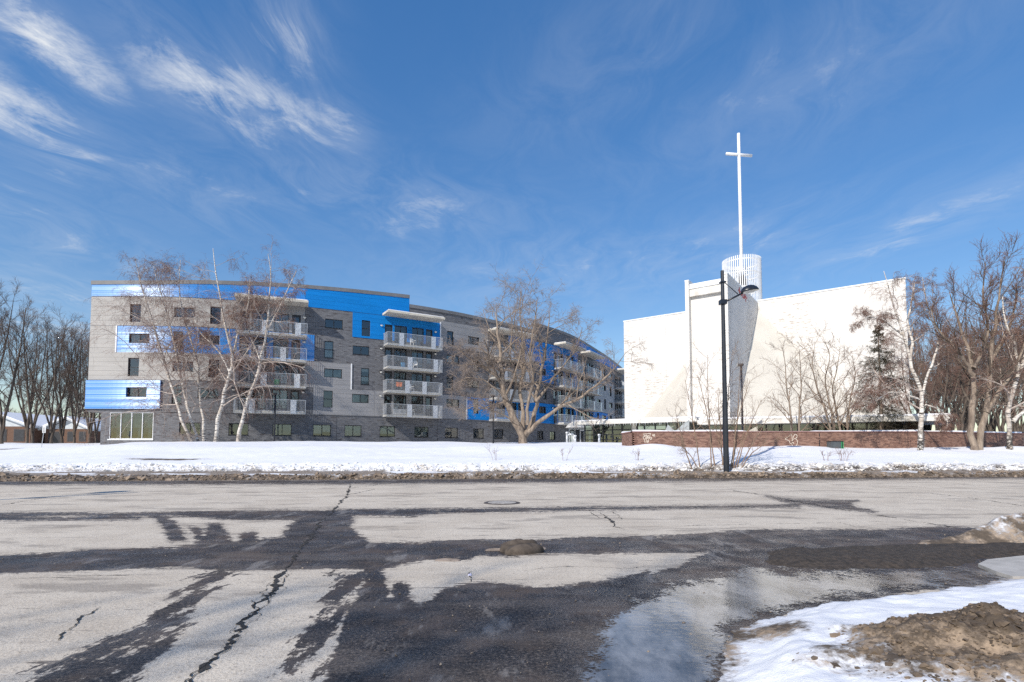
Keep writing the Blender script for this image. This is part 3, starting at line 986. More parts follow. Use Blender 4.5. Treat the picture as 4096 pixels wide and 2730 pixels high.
MUD = [on_level(x, y) for x, y in [(3040, 2247), (3072, 2215), (3130, 2196), (3238, 2199), (3525, 2186), (3748, 2180), (4100, 2176), (4700, 2170), (4700, 2225), (4096, 2221), (3940, 2240),
                                   (3914, 2253), (3876, 2269), (3557, 2275), (3333, 2278), (3174, 2269), (3072, 2263)]]
pile("gutter_grit", MUD, (2.0, 10.0, 4.6, 8.2), 0.03, lambda d, x, y: 0.05 * sstep(d, 0, 0.35) + 0.035 * fbm(x * 9, y * 9, 4, 5) * sstep(d, 0, 0.1), M["grit"])
BANKR = [on_level(x, y) for x, y in [(3700, 2190), (3800, 2176), (3960, 2160), (4100, 2172), (4500, 2185), (5200, 2200), (5200, 2120), (4100, 2110), (3950, 2138), (3780, 2170)]]
pile("snow_heap", [(5.2, 7.15), (5.9, 7.05), (6.8, 6.95), (8.2, 6.9), (10.5, 6.7), (10.5, 8.4), (8.0, 8.2), (6.8, 7.9), (5.9, 7.5)], (4.8, 10.6, 6.5, 8.6), 0.035,
     lambda d, x, y: 0.34 * sstep(d, -0.05, 0.55) * (0.55 + 0.9 * fbm(x * 1.6, y * 1.6, 4, 15)) * sstep(x, 5.0, 6.6) + 0.05 * fbm(x * 8, y * 8, 3, 2),
     snow_mat("heap_snow", (0.30, 0.235, 0.175)), lambda d, x, y: np.clip(1.0 - 0.50 * sstep(d, 0, 0.7) + 0.45 * (fbm(x * 2, y * 2, 3, 4) - 0.4), 0, 1))
kb = [on_level(x, y, 0.03) for x, y in [(3912, 2258), (3950, 2240), (4150, 2218), (4700, 2206), (4700, 2300), (4050, 2308), (3985, 2288)]]
mb = MB()
nk = len(kb)
mb.poly([(x, y, 0.035) for x, y in kb] + [(x, y, -0.05) for x, y in kb], [tuple(range(nk))[::-1]] + [(i, (i + 1) % nk, nk + (i + 1) % nk, nk + i) for i in range(nk)])
tag(mb.build("kerb_corner", simple("kerb_concrete", (0.46, 0.435, 0.40), (0.36, 0.34, 0.31), 0.9, 5.0, 0, 0.3)), kind="structure")

NEAR = [on_level(x, y) for x, y in [(4160, 2298), (4030, 2314), (3812, 2360), (3557, 2384), (3365, 2410), (3174, 2442), (3015, 2480), (2938, 2518), (2918, 2590), (2880, 2686), (2860, 2800), (2835, 3100)]]
NEAR = NEAR + [(0.8, 0.6), (9.0, 0.6), (9.0, 5.6)]
SAND_C = (2.68, 2.84)


def sand_w(x, y):
    r_ = np.sqrt(((x - SAND_C[0]) / 0.96) ** 2 + ((y - SAND_C[1]) / 0.57) ** 2) + (fbm(x * 2.2, y * 2.2, 4, 61) - 0.5) * 0.9
    return 1 - r_


def near_h(d, x, y):
    h = 0.13 * sstep(d, 0, 0.5) + 0.10 * sstep(d, 0.2, 1.6)
    h = h + 0.035 * (fbm(x * 5.0, y * 9.0, 3, 6) - 0.5) * sstep(d, 0.02, 0.3) + 0.06 * (fbm(x * 1.4, y * 1.4, 3, 16) - 0.5) * sstep(d, 0.1, 0.6)
    sw = np.clip(sand_w(x, y) + 0.25, 0, 1)
    return h + sw * (0.08 + 0.24 * (fbm(x * 5.5, y * 5.5, 6, 26, 0.62) - 0.38))


def near_d(d, x, y):
    rim = 0.75 * (1 - sstep(d, 0.0, 0.22)) * np.clip(fbm(x * 1.3, y * 1.3, 3, 71) * 2.2 - 0.45, 0, 1)
    blot = np.clip(1.15 - np.sqrt(((x - 1.72) / 0.24) ** 2 + ((y - 3.62) / 0.30) ** 2), 0, 0.9)
    return np.clip(np.maximum.reduce([rim, blot, np.clip(sand_w(x, y) * 2.4 + 0.42, 0, 1.25)]), 0, 1.25)


pile("snow_patch", NEAR, (0.75, 8.0, 0.7, 5.8), 0.022, near_h, snow_mat("near_snow", (0.285, 0.215, 0.15), 0.5), near_d)
n = 3800
sx_, sy_ = RNG.normal(SAND_C[0], 0.55, n), RNG.normal(SAND_C[1], 0.35, n)
kk = sand_w(sx_, sy_) > -0.1
sx_, sy_ = sx_[kk], sy_[kk]
dd_ = sdf(sx_, sy_, NEAR)
o = crumbs("soil_clods", np.stack([sx_, sy_, near_h(dd_, sx_, sy_) + 0.003], -1), RNG.gamma(1.1, 0.0034, len(sx_)) + 0.0015, simple("soil_clod", (0.24, 0.18, 0.125), (0.05, 0.036, 0.026), 0.95, 5.0))
tag(o, "brown clods of soil and sand on the near snow patch", "soil", kind="stuff")
# stones and grit scattered on the wet road
n = 3600
gx, gy = RNG.uniform(-6, 7, n), RNG.uniform(2.3, 8.2, n)
wt, _d = road_fields(gx, gy)
kk = wt > 0.1
gx, gy = gx[kk], gy[kk]
o = crumbs("road_grit", np.stack([gx, gy, 0 * gx + 0.004], -1), RNG.gamma(1.3, 0.0013, len(gx)) + 0.0012, simple("grit_stone", (0.34, 0.28, 0.22), (0.10, 0.08, 0.065), 0.9, 3.0))
tag(o, "loose grit and small stones on the wet road", "grit", kind="stuff")


# ---- sodden garment lying on the road
def blob(name, c, axes, rz, seed, mat, parent, fold=0.25, n=48, m=28, fr=7.0):
    th = np.linspace(0, 2 * np.pi, n, endpoint=False)[None, :]
    ph = np.linspace(0.02, np.pi / 2, m)[:, None]
    x = np.sin(ph) * np.cos(th)
    y = np.sin(ph) * np.sin(th)
    z = np.cos(ph) + 0 * th
    wob = 1 + 0.28 * (fbm(np.cos(th) * 1.3 + 5, np.sin(th) * 1.3 + seed, 3, seed) - 0.5) * 2
    x, y = x * wob, y * wob
    fo = np.sin(fr * (y + 0.35 * np.sin(2.2 * x + seed)) + seed) * 0.5 + (fbm(x * 3 + seed, y * 3, 4, seed + 2) - 0.5) * 1.4
    z = z ** 0.6 * (1 + fold * fo)
    x, y, z = x * axes[0], y * axes[1], z * axes[2]
    X2 = c[0] + x * math.cos(rz) - y * math.sin(rz)
    Y2 = c[1] + x * math.sin(rz) + y * math.cos(rz)
    Z2 = c[2] + np.maximum(z, -0.002)
    i = (np.arange(m - 1)[:, None] * n)
    j = np.arange(n)[None, :]
    q = np.stack([i + j, i + n + j, i + n + (j + 1) % n, i + (j + 1) % n], -1).reshape(-1, 4)
    return link(name, mesh_np(name, np.stack([X2, Y2, Z2], -1), q, mat, smooth=True), parent)


M["wet_cloth"] = simple("wet_cloth", (0.105, 0.082, 0.063), (0.042, 0.032, 0.025), 0.8, 6.0, 0, 0.5, 0.006, stretch=(1, 3, 1))
M["rag"] = simple("rag", (0.27, 0.225, 0.195), (0.15, 0.12, 0.10), 0.95, 14.0, 0, 0.7, 0.01)
gx0, gy0 = on_level(2085, 2212)
gar = tag(empty("sodden_garment", (0, 0, 0)), "sodden brown padded garment lying crumpled on the road", "garment")
blob("sleeve", (gx0 + 0.03, gy0 - 0.02, 0.0), (0.245, 0.095, 0.115), 0.30, 3, M["wet_cloth"], gar, 0.20, fr=4.0)
blob("torso", (gx0 - 0.01, gy0 + 0.13, 0.0), (0.27, 0.11, 0.135), 0.22, 8, M["wet_cloth"], gar, 0.26, fr=6.0)
blob("lining", (gx0 + 0.06, gy0 + 0.25, 0.0), (0.25, 0.10, 0.035), 0.0, 12, M["rag"], gar, 0.5, fr=12.0)
blob("hem", (gx0 - 0.30, gy0 + 0.16, 0.0), (0.17, 0.04, 0.022), 0.12, 15, M["rag"], gar, 0.6, fr=14.0)
rx, ry = on_level(1792, 2243)
tag(blob("rag", (rx, ry, 0.0), (0.16, 0.055, 0.018), 0.02, 19, M["rag"], None, 0.5, fr=12.0), "flat torn grey rag on the pale road left of the garment", "rag")
rx, ry = on_level(1880, 2304)
tag(blob("wrapper", (rx, ry, 0.0), (0.022, 0.014, 0.018), 0.6, 23, simple("wrapper", (0.55, 0.50, 0.75), (0.8, 0.8, 0.85), 0.4, 30.0), None, 0.6, n=14, m=8), "tiny pale violet wrapper on a crack in the road", "wrapper")

# ================================================================== curved apartment block
CP = np.array([(-43.43, 54.17), (-37.91, 54.22), (-33.22, 54.6), (-30.43, 55.25), (-25.62, 56.9), (-19.70, 59.5), (-16.57, 61.1), (-11.92, 63.6), (-7.65, 66.6), (-4.86, 68.8),
               (-0.54, 72.4), (3.45, 76.4), (7.99, 81.8), (15.55, 95), (23.44, 112), (30, 128)])


def spline(P, n=40):
    P = np.vstack([2 * P[0] - P[1], P, 2 * P[-1] - P[-2]])
    out = []
    for i in range(1, len(P) - 2):
        p0, p1, p2, p3 = P[i - 1:i + 3]
        t = np.linspace(0, 1, n, endpoint=False)[:, None]
        a, b, c = (np.linalg.norm(p1 - p0), np.linalg.norm(p2 - p1), np.linalg.norm(p3 - p2))
        m1 = ((p1 - p0) / a * b + (p2 - p1) / b * a) / (a + b) * b
        m2 = ((p2 - p1) / b * c + (p3 - p2) / c * b) / (b + c) * b
        out.append((2 * t ** 3 - 3 * t ** 2 + 1) * p1 + (t ** 3 - 2 * t ** 2 + t) * m1 + (-2 * t ** 3 + 3 * t ** 2) * p2 + (t ** 3 - t ** 2) * m2)
    out.append(P[-2][None])
    return np.vstack(out)


CV = spline(CP)
CS = np.concatenate([[0], np.cumsum(np.linalg.norm(np.diff(CV, axis=0), axis=1))])
CT = np.gradient(CV, axis=0)
CT = np.stack([np.convolve(np.pad(CT[:, k], 30, mode="edge"), np.ones(61) / 61, "valid") for k in (0, 1)], -1)
CT /= np.linalg.norm(CT, axis=1)[:, None]
SMAX = 104.0


def fpos(s, off=0.0):
    """plan position on the facade at arc length s, off metres out towards the street"""
    x, y = np.interp(s, CS, CV[:, 0]), np.interp(s, CS, CV[:, 1])
    tx, ty = np.interp(s, CS, CT[:, 0]), np.interp(s, CS, CT[:, 1])
    l = np.hypot(tx, ty)
    return x + off * ty / l, y - off * tx / l


def fang(s):
    return math.atan2(float(np.interp(s, CS, CT[:, 1])), float(np.interp(s, CS, CT[:, 0])))


def roof_z(s):
    return np.interp(s, [0, 7.3, 13.5, 20.5, 26, 33.05, 33.06, 40, 53.3, 53.31, 61, 104], [18.6, 18.65, 18.98, 19.39, 19.6, 19.83, 18.72, 18.74, 18.45, 19.6, 19.5, 18.0])


def clad(name, s0, s1, z0, z1, off, holes, mat, parent, thick=0.0, rev=0.0, ztop=None, step=1.0):
    """a skin of the facade between s0..s1 and z0..z1 with openings cut out; reveals and edges are real"""
    hs = [h for h in holes if h[1] > s0 + 1e-4 and h[0] < s1 - 1e-4 and h[3] > z0 + 1e-4 and h[2] < z1 - 1e-4]
    S = {s0, s1}
    Z = {z0, z1}
    n = max(1, int((s1 - s0) / step))
    S.update(np.linspace(s0, s1, n + 1).tolist())
    for h in hs:
        S.update(v for v in h[:2] if s0 < v < s1)
        Z.update(v for v in h[2:] if z0 < v < z1)
    S = sorted(S)
    S = [S[0]] + [v for a, v in zip(S, S[1:]) if v - a > 1e-5]
    Z = sorted(Z)
    ns, nz = len(S), len(Z)
    inside = np.zeros((ns - 1, nz - 1), bool)
    for i in range(ns - 1):
        for j in range(nz - 1):
            cs, cz = (S[i] + S[i + 1]) / 2, (Z[j] + Z[j + 1]) / 2
            inside[i, j] = not any(h[0] < cs < h[1] and h[2] < cz < h[3] for h in hs)
    V_, U_, F_ = [], [], []
    idx = {}

    def vert(i, j, d):
        k = (i, j, d)
        if k not in idx:
            x, y = fpos(S[i], d)
            z = Z[j] if (j < nz - 1 or ztop is None) else float(ztop(S[i]))
            idx[k] = len(V_)
            V_.append((float(x), float(y), z))
            U_.append((S[i] + (off - d), z))
        return idx[k]

    back = off - max(thick, rev)
    for i in range(ns - 1):
        for j in range(nz - 1):
            if not inside[i, j]:
                continue
            F_.append((vert(i, j, off), vert(i + 1, j, off), vert(i + 1, j + 1, off), vert(i, j + 1, off)))
            for (di, dj, a, b) in ((-1, 0, (i, j + 1), (i, j)), (1, 0, (i + 1, j), (i + 1, j + 1)), (0, -1, (i, j), (i + 1, j)), (0, 1, (i + 1, j + 1), (i, j + 1))):
                ii, jj = i + di, j + dj
                border = not (0 <= ii < ns - 1 and 0 <= jj < nz - 1)
                if border and not thick:
                    continue
                if not border and (inside[ii, jj] or not (rev or thick)):
                    continue
                F_.append((vert(*b, off), vert(*a, off), vert(*a, back), vert(*b, back)))
    if not F_:
        return None
    me_ = mesh_np(name, np.array(V_), np.array(F_), mat, uv=np.array(U_))
    return link(name, me_, parent)


flats = tag(empty("apartment_building", (0, 0, 0)), "long curved five storey apartment block in blue, grey and dark brick", "building")
FL = [5.15, 7.90, 10.65, 13.35]                      # undersides of the balcony slabs
VW = [(6.05, 7.92), (8.82, 10.70), (11.57, 13.45), (14.38, 16.22)]
HW = [(6.70, 7.68), (9.40, 10.37), (12.22, 13.20), (14.95, 15.95)]
WINS = []                                            # (s0, s1, z0, z1, kind)
for (v0, v1, h0, h1, tall_top) in ((4.48, 5.56, 4.48, 6.50, True), (8.84, 9.78, 8.84, 10.80, False), (12.24, 13.22, 11.28, 13.16, True), (23.46, 24.42, 23.48, 25.38, False),
                                   (27.47, 28.42, 26.52, 28.38, True), (38.10, 39.04, 38.08, 39.90, True), (42.08, 42.92, 41.20, 42.96, False), (55.05, 55.92, 54.10, 55.70, True),
                                   (74.2, 75.2, 74.2, 76.2, False), (78.3, 79.4, 77.0, 79.4, True), (82.0, 83.4, 81.6, 84.0, False)):
    for fl in range(4):
        if (fl % 2 == 1) == tall_top:
            WINS.append((v0, v1, VW[fl][0], VW[fl][1], "tall"))
        else:
            WINS.append((h0, h1, HW[fl][0], HW[fl][1], "wide"))
for c, wd in ((10.65, 2.0), (15.17, 1.86), (19.35, 1.86), (23.37, 1.88), (26.7, 1.86), (30.6, 1.82), (34.74, 1.82), (38.86, 1.84), (42.95, 1.7), (46.2, 1.64), (54.4, 1.45), (57.4, 1.4)):
    WINS.append((c - wd / 2, c + wd / 2, 2.90, 4.14, "ground"))
BAL = [14.85, 29.95, 44.45, 57.4, 65.7, 86.0]
BLEN, BDEP = 6.75, 1.5
DOORS = []
for b0 in BAL:
    for fl in range(4):
        zt = FL[fl] + 0.24
        DOORS.append((b0 + 0.18, b0 + 1.08, zt, zt + 2.42, "door"))
        WINS.append((b0 + 1.32, b0 + 2.82, zt + 0.35, zt + 2.42, "wide"))
        WINS.append((b0 + 3.45, b0 + 4.95, zt + 0.35, zt + 2.42, "wide"))
        DOORS.append((b0 + 5.25, b0 + 6.12, zt, zt + 2.42, "door"))
BIG = (2.80, 7.15, 2.46, 5.16)
HOLES = [q[:4] for q in WINS] + [q[:4] for q in DOORS] + [BIG]

# brick skin
clad("wall", 1.95, SMAX, 1.2, 5.2, 0.0, HOLES, M["dark_brick"], flats, rev=0.22)
clad("wall", 0.5, SMAX, 5.2, 17.0, 0.0, HOLES, M["dark_brick"], flats, rev=0.22)
for a, b in ((0.5, 33.05), (33.06, 53.3), (53.31, SMAX)):
    clad("parapet_wall", a, b, 17.0, 18.0, 0.0, [], M["dark_brick"], flats, thick=0.5, ztop=lambda s: roof_z(np.clip(s, a, b)) - 0.02)
    clad("roof_cap", a, b, 17.5, 18.0, 0.10, [], M["dark_cap"], flats, thick=0.72, ztop=lambda s: roof_z(np.clip(s, a, b)) + 0.05) if False else None


def cap(a, b):
    s = np.linspace(a, b, max(2, int((b - a) / 1.0)))
    z = roof_z(np.clip(s, a + 1e-3, b - 1e-3))
    vs_, q = [], []
    for i in range(len(s)):
        for off, dz_ in ((0.10, -0.36), (0.10, 0.04), (-0.55, 0.04), (-0.55, -0.36)):
            x, y = fpos(s[i], off)
            vs_.append((x, y, z[i] + dz_))
    for i in range(len(s) - 1):
        for k in range(4):
            q.append((4 * i + k, 4 * i + (k + 1) % 4, 4 * i + 4 + (k + 1) % 4, 4 * i + 4 + k))
    q += [(0, 3, 2, 1), tuple(4 * (len(s) - 1) + k for k in range(4))]
    link("roof_cap", mesh_np("roof_cap", np.array(vs_), np.array(q)[:, ::-1], M["dark_cap"]), flats)


cap(0.42, 33.05)
cap(33.06, 53.3)
cap(53.31, SMAX)

# back, ends, roof deck
s = np.linspace(0.5, SMAX, 60)
fx, fy = fpos(s, -0.3)
bx, by = fpos(s, -15.0)
vs_, q = [], []
for i in range(len(s)):
    zt = float(min(roof_z(s[i]), 18.3)) - 0.7
    vs_ += [(fx[i], fy[i], zt), (bx[i], by[i], zt), (bx[i], by[i], 1.0)]
for i in range(len(s) - 1):
    a = 3 * i
    q += [(a, a + 3, a + 4, a + 1), (a + 1, a + 4, a + 5, a + 2)]
me = mesh_np("roof", np.array(vs_), np.array(q), M["dark_cap"])
link("roof", me, flats)
for se, z0 in ((0.5, 5.2), (SMAX, 1.0)):
    a, b = fpos(se, 0.0), fpos(se, -15.0)
    mb = MB()
    mb.poly([(*a, z0), (*b, z0), (*b, 18.0), (*a, 18.0)], [(0, 1, 2, 3)])
    mb.build("end_wall", M["dark_brick"], flats)
a, b, c, d = fpos(1.95, 0), fpos(1.95, -15), fpos(0.5, -15), fpos(0.5, 0.1)
mb = MB()
mb.poly([(*a, 1.0), (*b, 1.0), (*b, 5.2), (*a, 5.2)], [(0, 1, 2, 3)])
mb.build("end_wall", M["dark_brick"], flats)
mb = MB()
a2 = fpos(1.95, 0.1)
mb.poly([(*a2, 5.19), (*b, 5.19), (*c, 5.19), (*d, 5.19)], [(0, 1, 2, 3)])
mb.build("soffit", M["dark_cap"], flats)
# dark rooms behind the windows
for z in (5.2, 7.9, 10.65, 13.4):
    pass
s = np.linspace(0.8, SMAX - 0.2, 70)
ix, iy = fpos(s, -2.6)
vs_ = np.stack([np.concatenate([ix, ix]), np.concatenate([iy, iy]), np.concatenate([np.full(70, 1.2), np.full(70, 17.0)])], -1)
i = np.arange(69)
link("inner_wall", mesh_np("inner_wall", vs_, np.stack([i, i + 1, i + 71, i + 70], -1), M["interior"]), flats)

# cladding, board by board
CLAD = [  # s0, s1, z0, z1, board height, material, offset
    (0.5, 11.0, 17.04, 18.2, 0.40, "blue_ribbed", True), (11.02, 21.40, 17.04, 18.9, 0.47, "blue_ribbed", True), (21.42, 33.03, 17.04, 19.3, 0.47, "blue_siding", True),
    (0.5, 14.60, 14.06, 17.0, 0.48, "grey_ribbed", False), (0.5, 3.16, 11.27, 14.02, 0.46, "grey_ribbed", False), (3.26, 14.60, 11.27, 13.98, 0.45, "blue_ribbed", False),
    (14.62, 22.42, 11.1, 13.98, 0.48, "blue_ribbed", False), (0.5, 14.60, 8.46, 11.23, 0.46, "grey_ribbed", False), (0.40, 7.80, 5.50, 8.40, 0.48, "blue_ribbed", False),
    (14.62, 21.40, 14.06, 17.0, 0.49, "grey_siding", False), (21.45, 26.36, 8.17, 11.05, 0.48, "grey_siding", False), (22.40, 29.00, 5.25, 8.13, 0.48, "grey_siding", False),
    (29.02, 40.96, 5.25, 8.13, 0.48, "grey_siding", False), (26.45, 37.10, 14.16, 17.0, 0.474, "blue_siding", False), (37.22, 44.38, 14.10, 17.35, 0.46, "grey_siding", False),
    (41.10, 57.3, 5.25, 8.13, 0.48, "blue_siding", False), (57.32, 64.9, 5.25, 8.13, 0.48, "blue_siding", False), (47.9, 57.3, 14.06, 17.0, 0.49, "blue_siding", False),
    (54.2, 64.9, 11.2, 14.04, 0.47, "blue_siding", False), (57.32, 65.0, 14.06, 17.0, 0.49, "blue_siding", False),
    (64.6, 103.9, 17.04, 18.2, 0.48, "blue_siding", True), (72.8, 85.6, 8.17, 14.0, 0.48, "grey_siding", False), (69.6, 80.5, 5.6, 8.1, 0.5, "blue_siding", False), (80.6, 103.9, 5.3, 8.1, 0.7, "grey_siding", False)]
for s0, s1, z0, z1, bh, mt, top in CLAD:
    nb = max(1, int(round((z1 - z0) / bh)))
    for k in range(nb):
        a, b = z0 + (z1 - z0) * k / nb + 0.006, z0 + (z1 - z0) * (k + 1) / nb - 0.006
        off = 0.05 if not (mt == "blue_ribbed" and s1 == 7.80) else 0.20
        zt = None
        if top and k == nb - 1:
            zt = lambda s, s0=s0, s1=s1: roof_z(np.clip(s, s0 + 0.01, s1 - 0.01)) - 0.34
        # a board stops at every opening as tall as itself, so each run is a piece of its own
        cuts = sorted((h[0], h[1]) for h in HOLES if h[2] <= a + 1e-6 and h[3] >= b - 1e-6 and h[1] > s0 and h[0] < s1)
        p0 = s0
        for c0, c1 in cuts + [(s1, s1)]:
            if c0 - p0 > 0.05:
                clad("siding_board", p0, min(c0, s1), a, b, off, HOLES, M[mt], flats, thick=off - 0.004, ztop=zt, step=0.45 if "ribbed" in mt else 1.3)
            p0 = max(p0, c1)


def trim(s, z0, z1, wd, off=0.08, mat="white_metal", name="trim"):
    mb = MB()
    a = fang(s)
    x, y = fpos(s, 0)
    mb.box(-wd / 2, wd / 2, -off, 0.0, z0, z1)
    mb.build(name, M[mat], flats, loc=(x, y, 0), rz=a)


for s, z0, z1 in ((3.21, 11.25, 14.0), (26.40, 8.15, 11.1), (37.16, 14.1, 17.2), (41.03, 5.25, 8.2)):
    trim(s, z0, z1, 0.13, 0.10)
for s in (24.9, 36.9, 48.2):
    trim(s, 1.6, 5.2, 0.03, 0.006, "black_frame", "control_joint")
for s0, s1, z in ((7.85, 41.0, 5.22), (41.0, 64.9, 5.22), (0.5, 14.6, 14.04), (0.5, 14.6, 11.25), (21.45, 26.4, 11.08), (22.4, 41.0, 8.15)):
    clad("flashing", s0, s1, z - 0.025, z + 0.025, 0.075, [h for h in HOLES if h[2] < z < h[3]], M["dark_cap"] if z < 5.5 else M["grey_siding"], flats, thick=0.07)

# windows: one shared mesh per size, placed one by one
_cache = {}


def shared(key, make):
    if key not in _cache:
        _cache[key] = make()
    return _cache[key]


def frame_mesh(wd, ht, kind):
    mb = MB()
    t, d = 0.065, 0.09
    mb.box(0, t, 0.08, 0.08 + d, 0, ht)
    mb.box(wd - t, wd, 0.08, 0.08 + d, 0, ht)
    mb.box(t, wd - t, 0.08, 0.08 + d, 0, t)
    mb.box(t, wd - t, 0.08, 0.08 + d, ht - t, ht)
    if kind == "tall":
        mb.box(t, wd - t, 0.085, 0.08 + d, ht * 0.5 - 0.035, ht * 0.5 + 0.035)
    else:
        mb.box(wd * 0.5 - 0.035, wd * 0.5 + 0.035, 0.085, 0.08 + d, t, ht - t)
    mb.box(-0.04, wd + 0.04, -0.035, 0.08, -0.05, 0.0)          # sill
    return mb.mesh("window", M["black_frame"])


def sheet_mesh(name, x0, x1, z0, z1, y, mat):
    mb = MB()
    mb.poly([(x0, y, z0), (x1, y, z0), (x1, y, z1), (x0, y, z1)], [(0, 1, 2, 3)])
    return mb.mesh(name, mat)


rw = random.Random(5)
for s0, s1, z0, z1, kind in WINS:
    wd, ht = round(s1 - s0, 2), round(z1 - z0, 2)
    a = fang((s0 + s1) / 2)
    x, y = fpos(s0, 0.0)
    me = shared(("w", wd, ht, kind), lambda: frame_mesh(wd, ht, kind))
    wo_ = link("window", me, flats, (float(x), float(y), z0), a)
    t = 0.065
    if kind == "tall":
        rects = [(t, wd - t, t, ht * 0.5 - 0.035), (t, wd - t, ht * 0.5 + 0.035, ht - t)]
    else:
        rects = [(t, wd * 0.5 - 0.035, t, ht - t), (wd * 0.5 + 0.035, wd - t, t, ht - t)]
    for k, (x0, x1, a0, a1) in enumerate(rects):
        link("pane", shared(("p", wd, ht, kind, k), lambda: sheet_mesh("pane", x0, x1, a0, a1, 0.13, M["glass"])), wo_)
    pick = rw.random()
    if kind == "ground":
        pick = pick * 0.55 + 0.22
    for k, (x0, x1, a0, a1) in enumerate(rects):
        p2 = rw.random()
        if pick < 0.42 and p2 < 0.8:
            mt = M["curtain"] if pick < 0.27 else M["curtain_green"]
            link("curtain", shared(("c", wd, ht, kind, k, mt.name), lambda: sheet_mesh("curtain", x0, x1, a0, a1, 0.24, mt)), wo_)
        elif pick < 0.60 and p2 < 0.75:
            cut = a1 - (a1 - a0) * (0.35 + 0.5 * rw.random())
            link("blind", sheet_mesh("blind", x0, x1, cut, a1, 0.22, M["blind"]), wo_)


def door_mesh():
    mb = MB()
    wd, ht = 0.90, 2.42
    mb.box(0, 0.07, 0.06, 0.16, 0, ht)
    mb.box(wd - 0.07, wd, 0.06, 0.16, 0, ht)
    mb.box(0.07, wd - 0.07, 0.06, 0.16, ht - 0.07, ht)
    mb.box(0.07, wd - 0.07, 0.10, 0.15, 0, 0.95)
    mb.box(0.07, 0.17, 0.10, 0.15, 0.95, ht - 0.07)
    mb.box(wd - 0.17, wd - 0.07, 0.10, 0.15, 0.95, ht - 0.07)
    mb.box(0.17, wd - 0.17, 0.10, 0.15, ht - 0.2, ht - 0.07)
    return mb.mesh("door", M["door_dark"])


dm, dp = door_mesh(), sheet_mesh("pane", 0.17, 0.73, 0.95, 2.22, 0.125, M["glass"])
mb = MB()
mb.bar((0.80, 0.06, 1.05), (0.80, 0.06, 1.2), 0.015, 6)
dh = mb.mesh("handle", M["galvanised"])
for s0, s1, z0, z1, kind in DOORS:
    x, y = fpos(s0, 0.0)
    o = link("door", dm, flats, (float(x), float(y), z0), fang((s0 + s1) / 2))
    o.scale = ((s1 - s0) / 0.90, 1, 1)
    link("pane", dp, o)
    link("handle", dh, o)

# big lounge window at the left end
x, y = fpos(BIG[0], 0)
mb = MB()
wd, ht = BIG[1] - BIG[0], BIG[3] - BIG[2]
for k in range(5):
    xx = (wd - 0.07) * k / 4
    mb.box(xx, xx + 0.07, 0.03, 0.14, 0, ht)
for zz in (0.0, ht - 0.07):
    mb.box(0.07, wd - 0.07, 0.035, 0.13, zz, zz + 0.07)
mb.box(-0.08, wd + 0.08, -0.08, 0.05, -0.12, -0.002)
lw = mb.build("lounge_window", M["white_metal"], flats, loc=(float(x), float(y), BIG[2]), rz=fang(5))
for k in range(4):
    x0, x1 = (wd - 0.07) * k / 4 + 0.07, (wd - 0.07) * (k + 1) / 4
    link("pane", sheet_mesh("pane", x0, x1, 0.07, ht - 0.07, 0.09, M["glass"]), lw)
    link("blind", sheet_mesh("blind", x0, x1, ht * 0.42, ht - 0.07, 0.30, M["curtain_green"]), lw)
    mb = MB()
    mb.box(x0 + 0.1, x0 + 0.35, 0.8, 1.0, 0.0, ht * 0.42)
    mb.build("curtain", M["curtain_green"], lw)

# balconies
mb = MB()
mb.box(0.02, BLEN - 0.02, -BDEP, -0.052, 0.0, 0.22)
slab_me = mb.mesh("balcony", M["concrete_cream"])


def rail_mesh():
    mb = MB()
    y0 = -BDEP - 0.035
    zt = 1.46
    for y_, z_ in ((y0, zt), (y0, 0.02)):
        mb.box(-0.03, BLEN + 0.03, y_ - 0.025, y_ + 0.025, z_ - 0.02, z_ + 0.02)
        for xx in (-0.03, BLEN + 0.03):
            mb.box(xx - 0.025, xx + 0.025, y_ + 0.026, -0.06, z_ - 0.02, z_ + 0.02)
    n = int(BLEN / 0.125)
    for i in range(n + 1):
        xx = BLEN * i / n
        mb.box(xx - 0.011, xx + 0.011, y0 - 0.009, y0 + 0.009, 0.0, zt - 0.021)
    m_ = int(BDEP / 0.125)
    for i in range(1, m_):
        yy = y0 + (BDEP - 0.03) * i / m_
        for xx in (-0.03, BLEN + 0.03):
            mb.box(xx - 0.009, xx + 0.009, yy - 0.011, yy + 0.011, 0.042, zt - 0.021)
    return mb.mesh("railing", M["galvanised"])


rail_me = rail_mesh()
mb = MB()
mb.box(0, 0.56, -BDEP - 0.075, -BDEP - 0.062, 0.0, 1.47)
panel_me = mb.mesh("rail_panel", M["galvanised"])
mb = MB()
for i, (px_, pz_) in enumerate([(0.1, 0.25), (0.32, 0.32), (0.48, 0.2), (0.15, 0.62), (0.36, 0.7), (0.46, 0.85), (0.12, 1.0), (0.3, 1.12), (0.44, 1.25), (0.2, 1.33)]):
    pts = [(px_ + 0.032 * math.cos(t * math.pi / 4), -BDEP - 0.0785, pz_ + 0.032 * math.sin(t * math.pi / 4)) for t in range(8)]
    mb.poly(pts, [tuple(range(7, -1, -1))])
hole_me = mb.mesh("perforation", M["black_frame"])
mb = MB()
mb.box(0.15, BLEN - 0.15, -BDEP + 0.05, -0.3, 0.221, 0.28)
bsnow_me = mb.mesh("snow_layer", M["snow_clean"], bevel=0.02)
PAN = [(1.35, 5.3), (2.4, 5.6), (2.1, 4.2), (2.4, 5.6)]
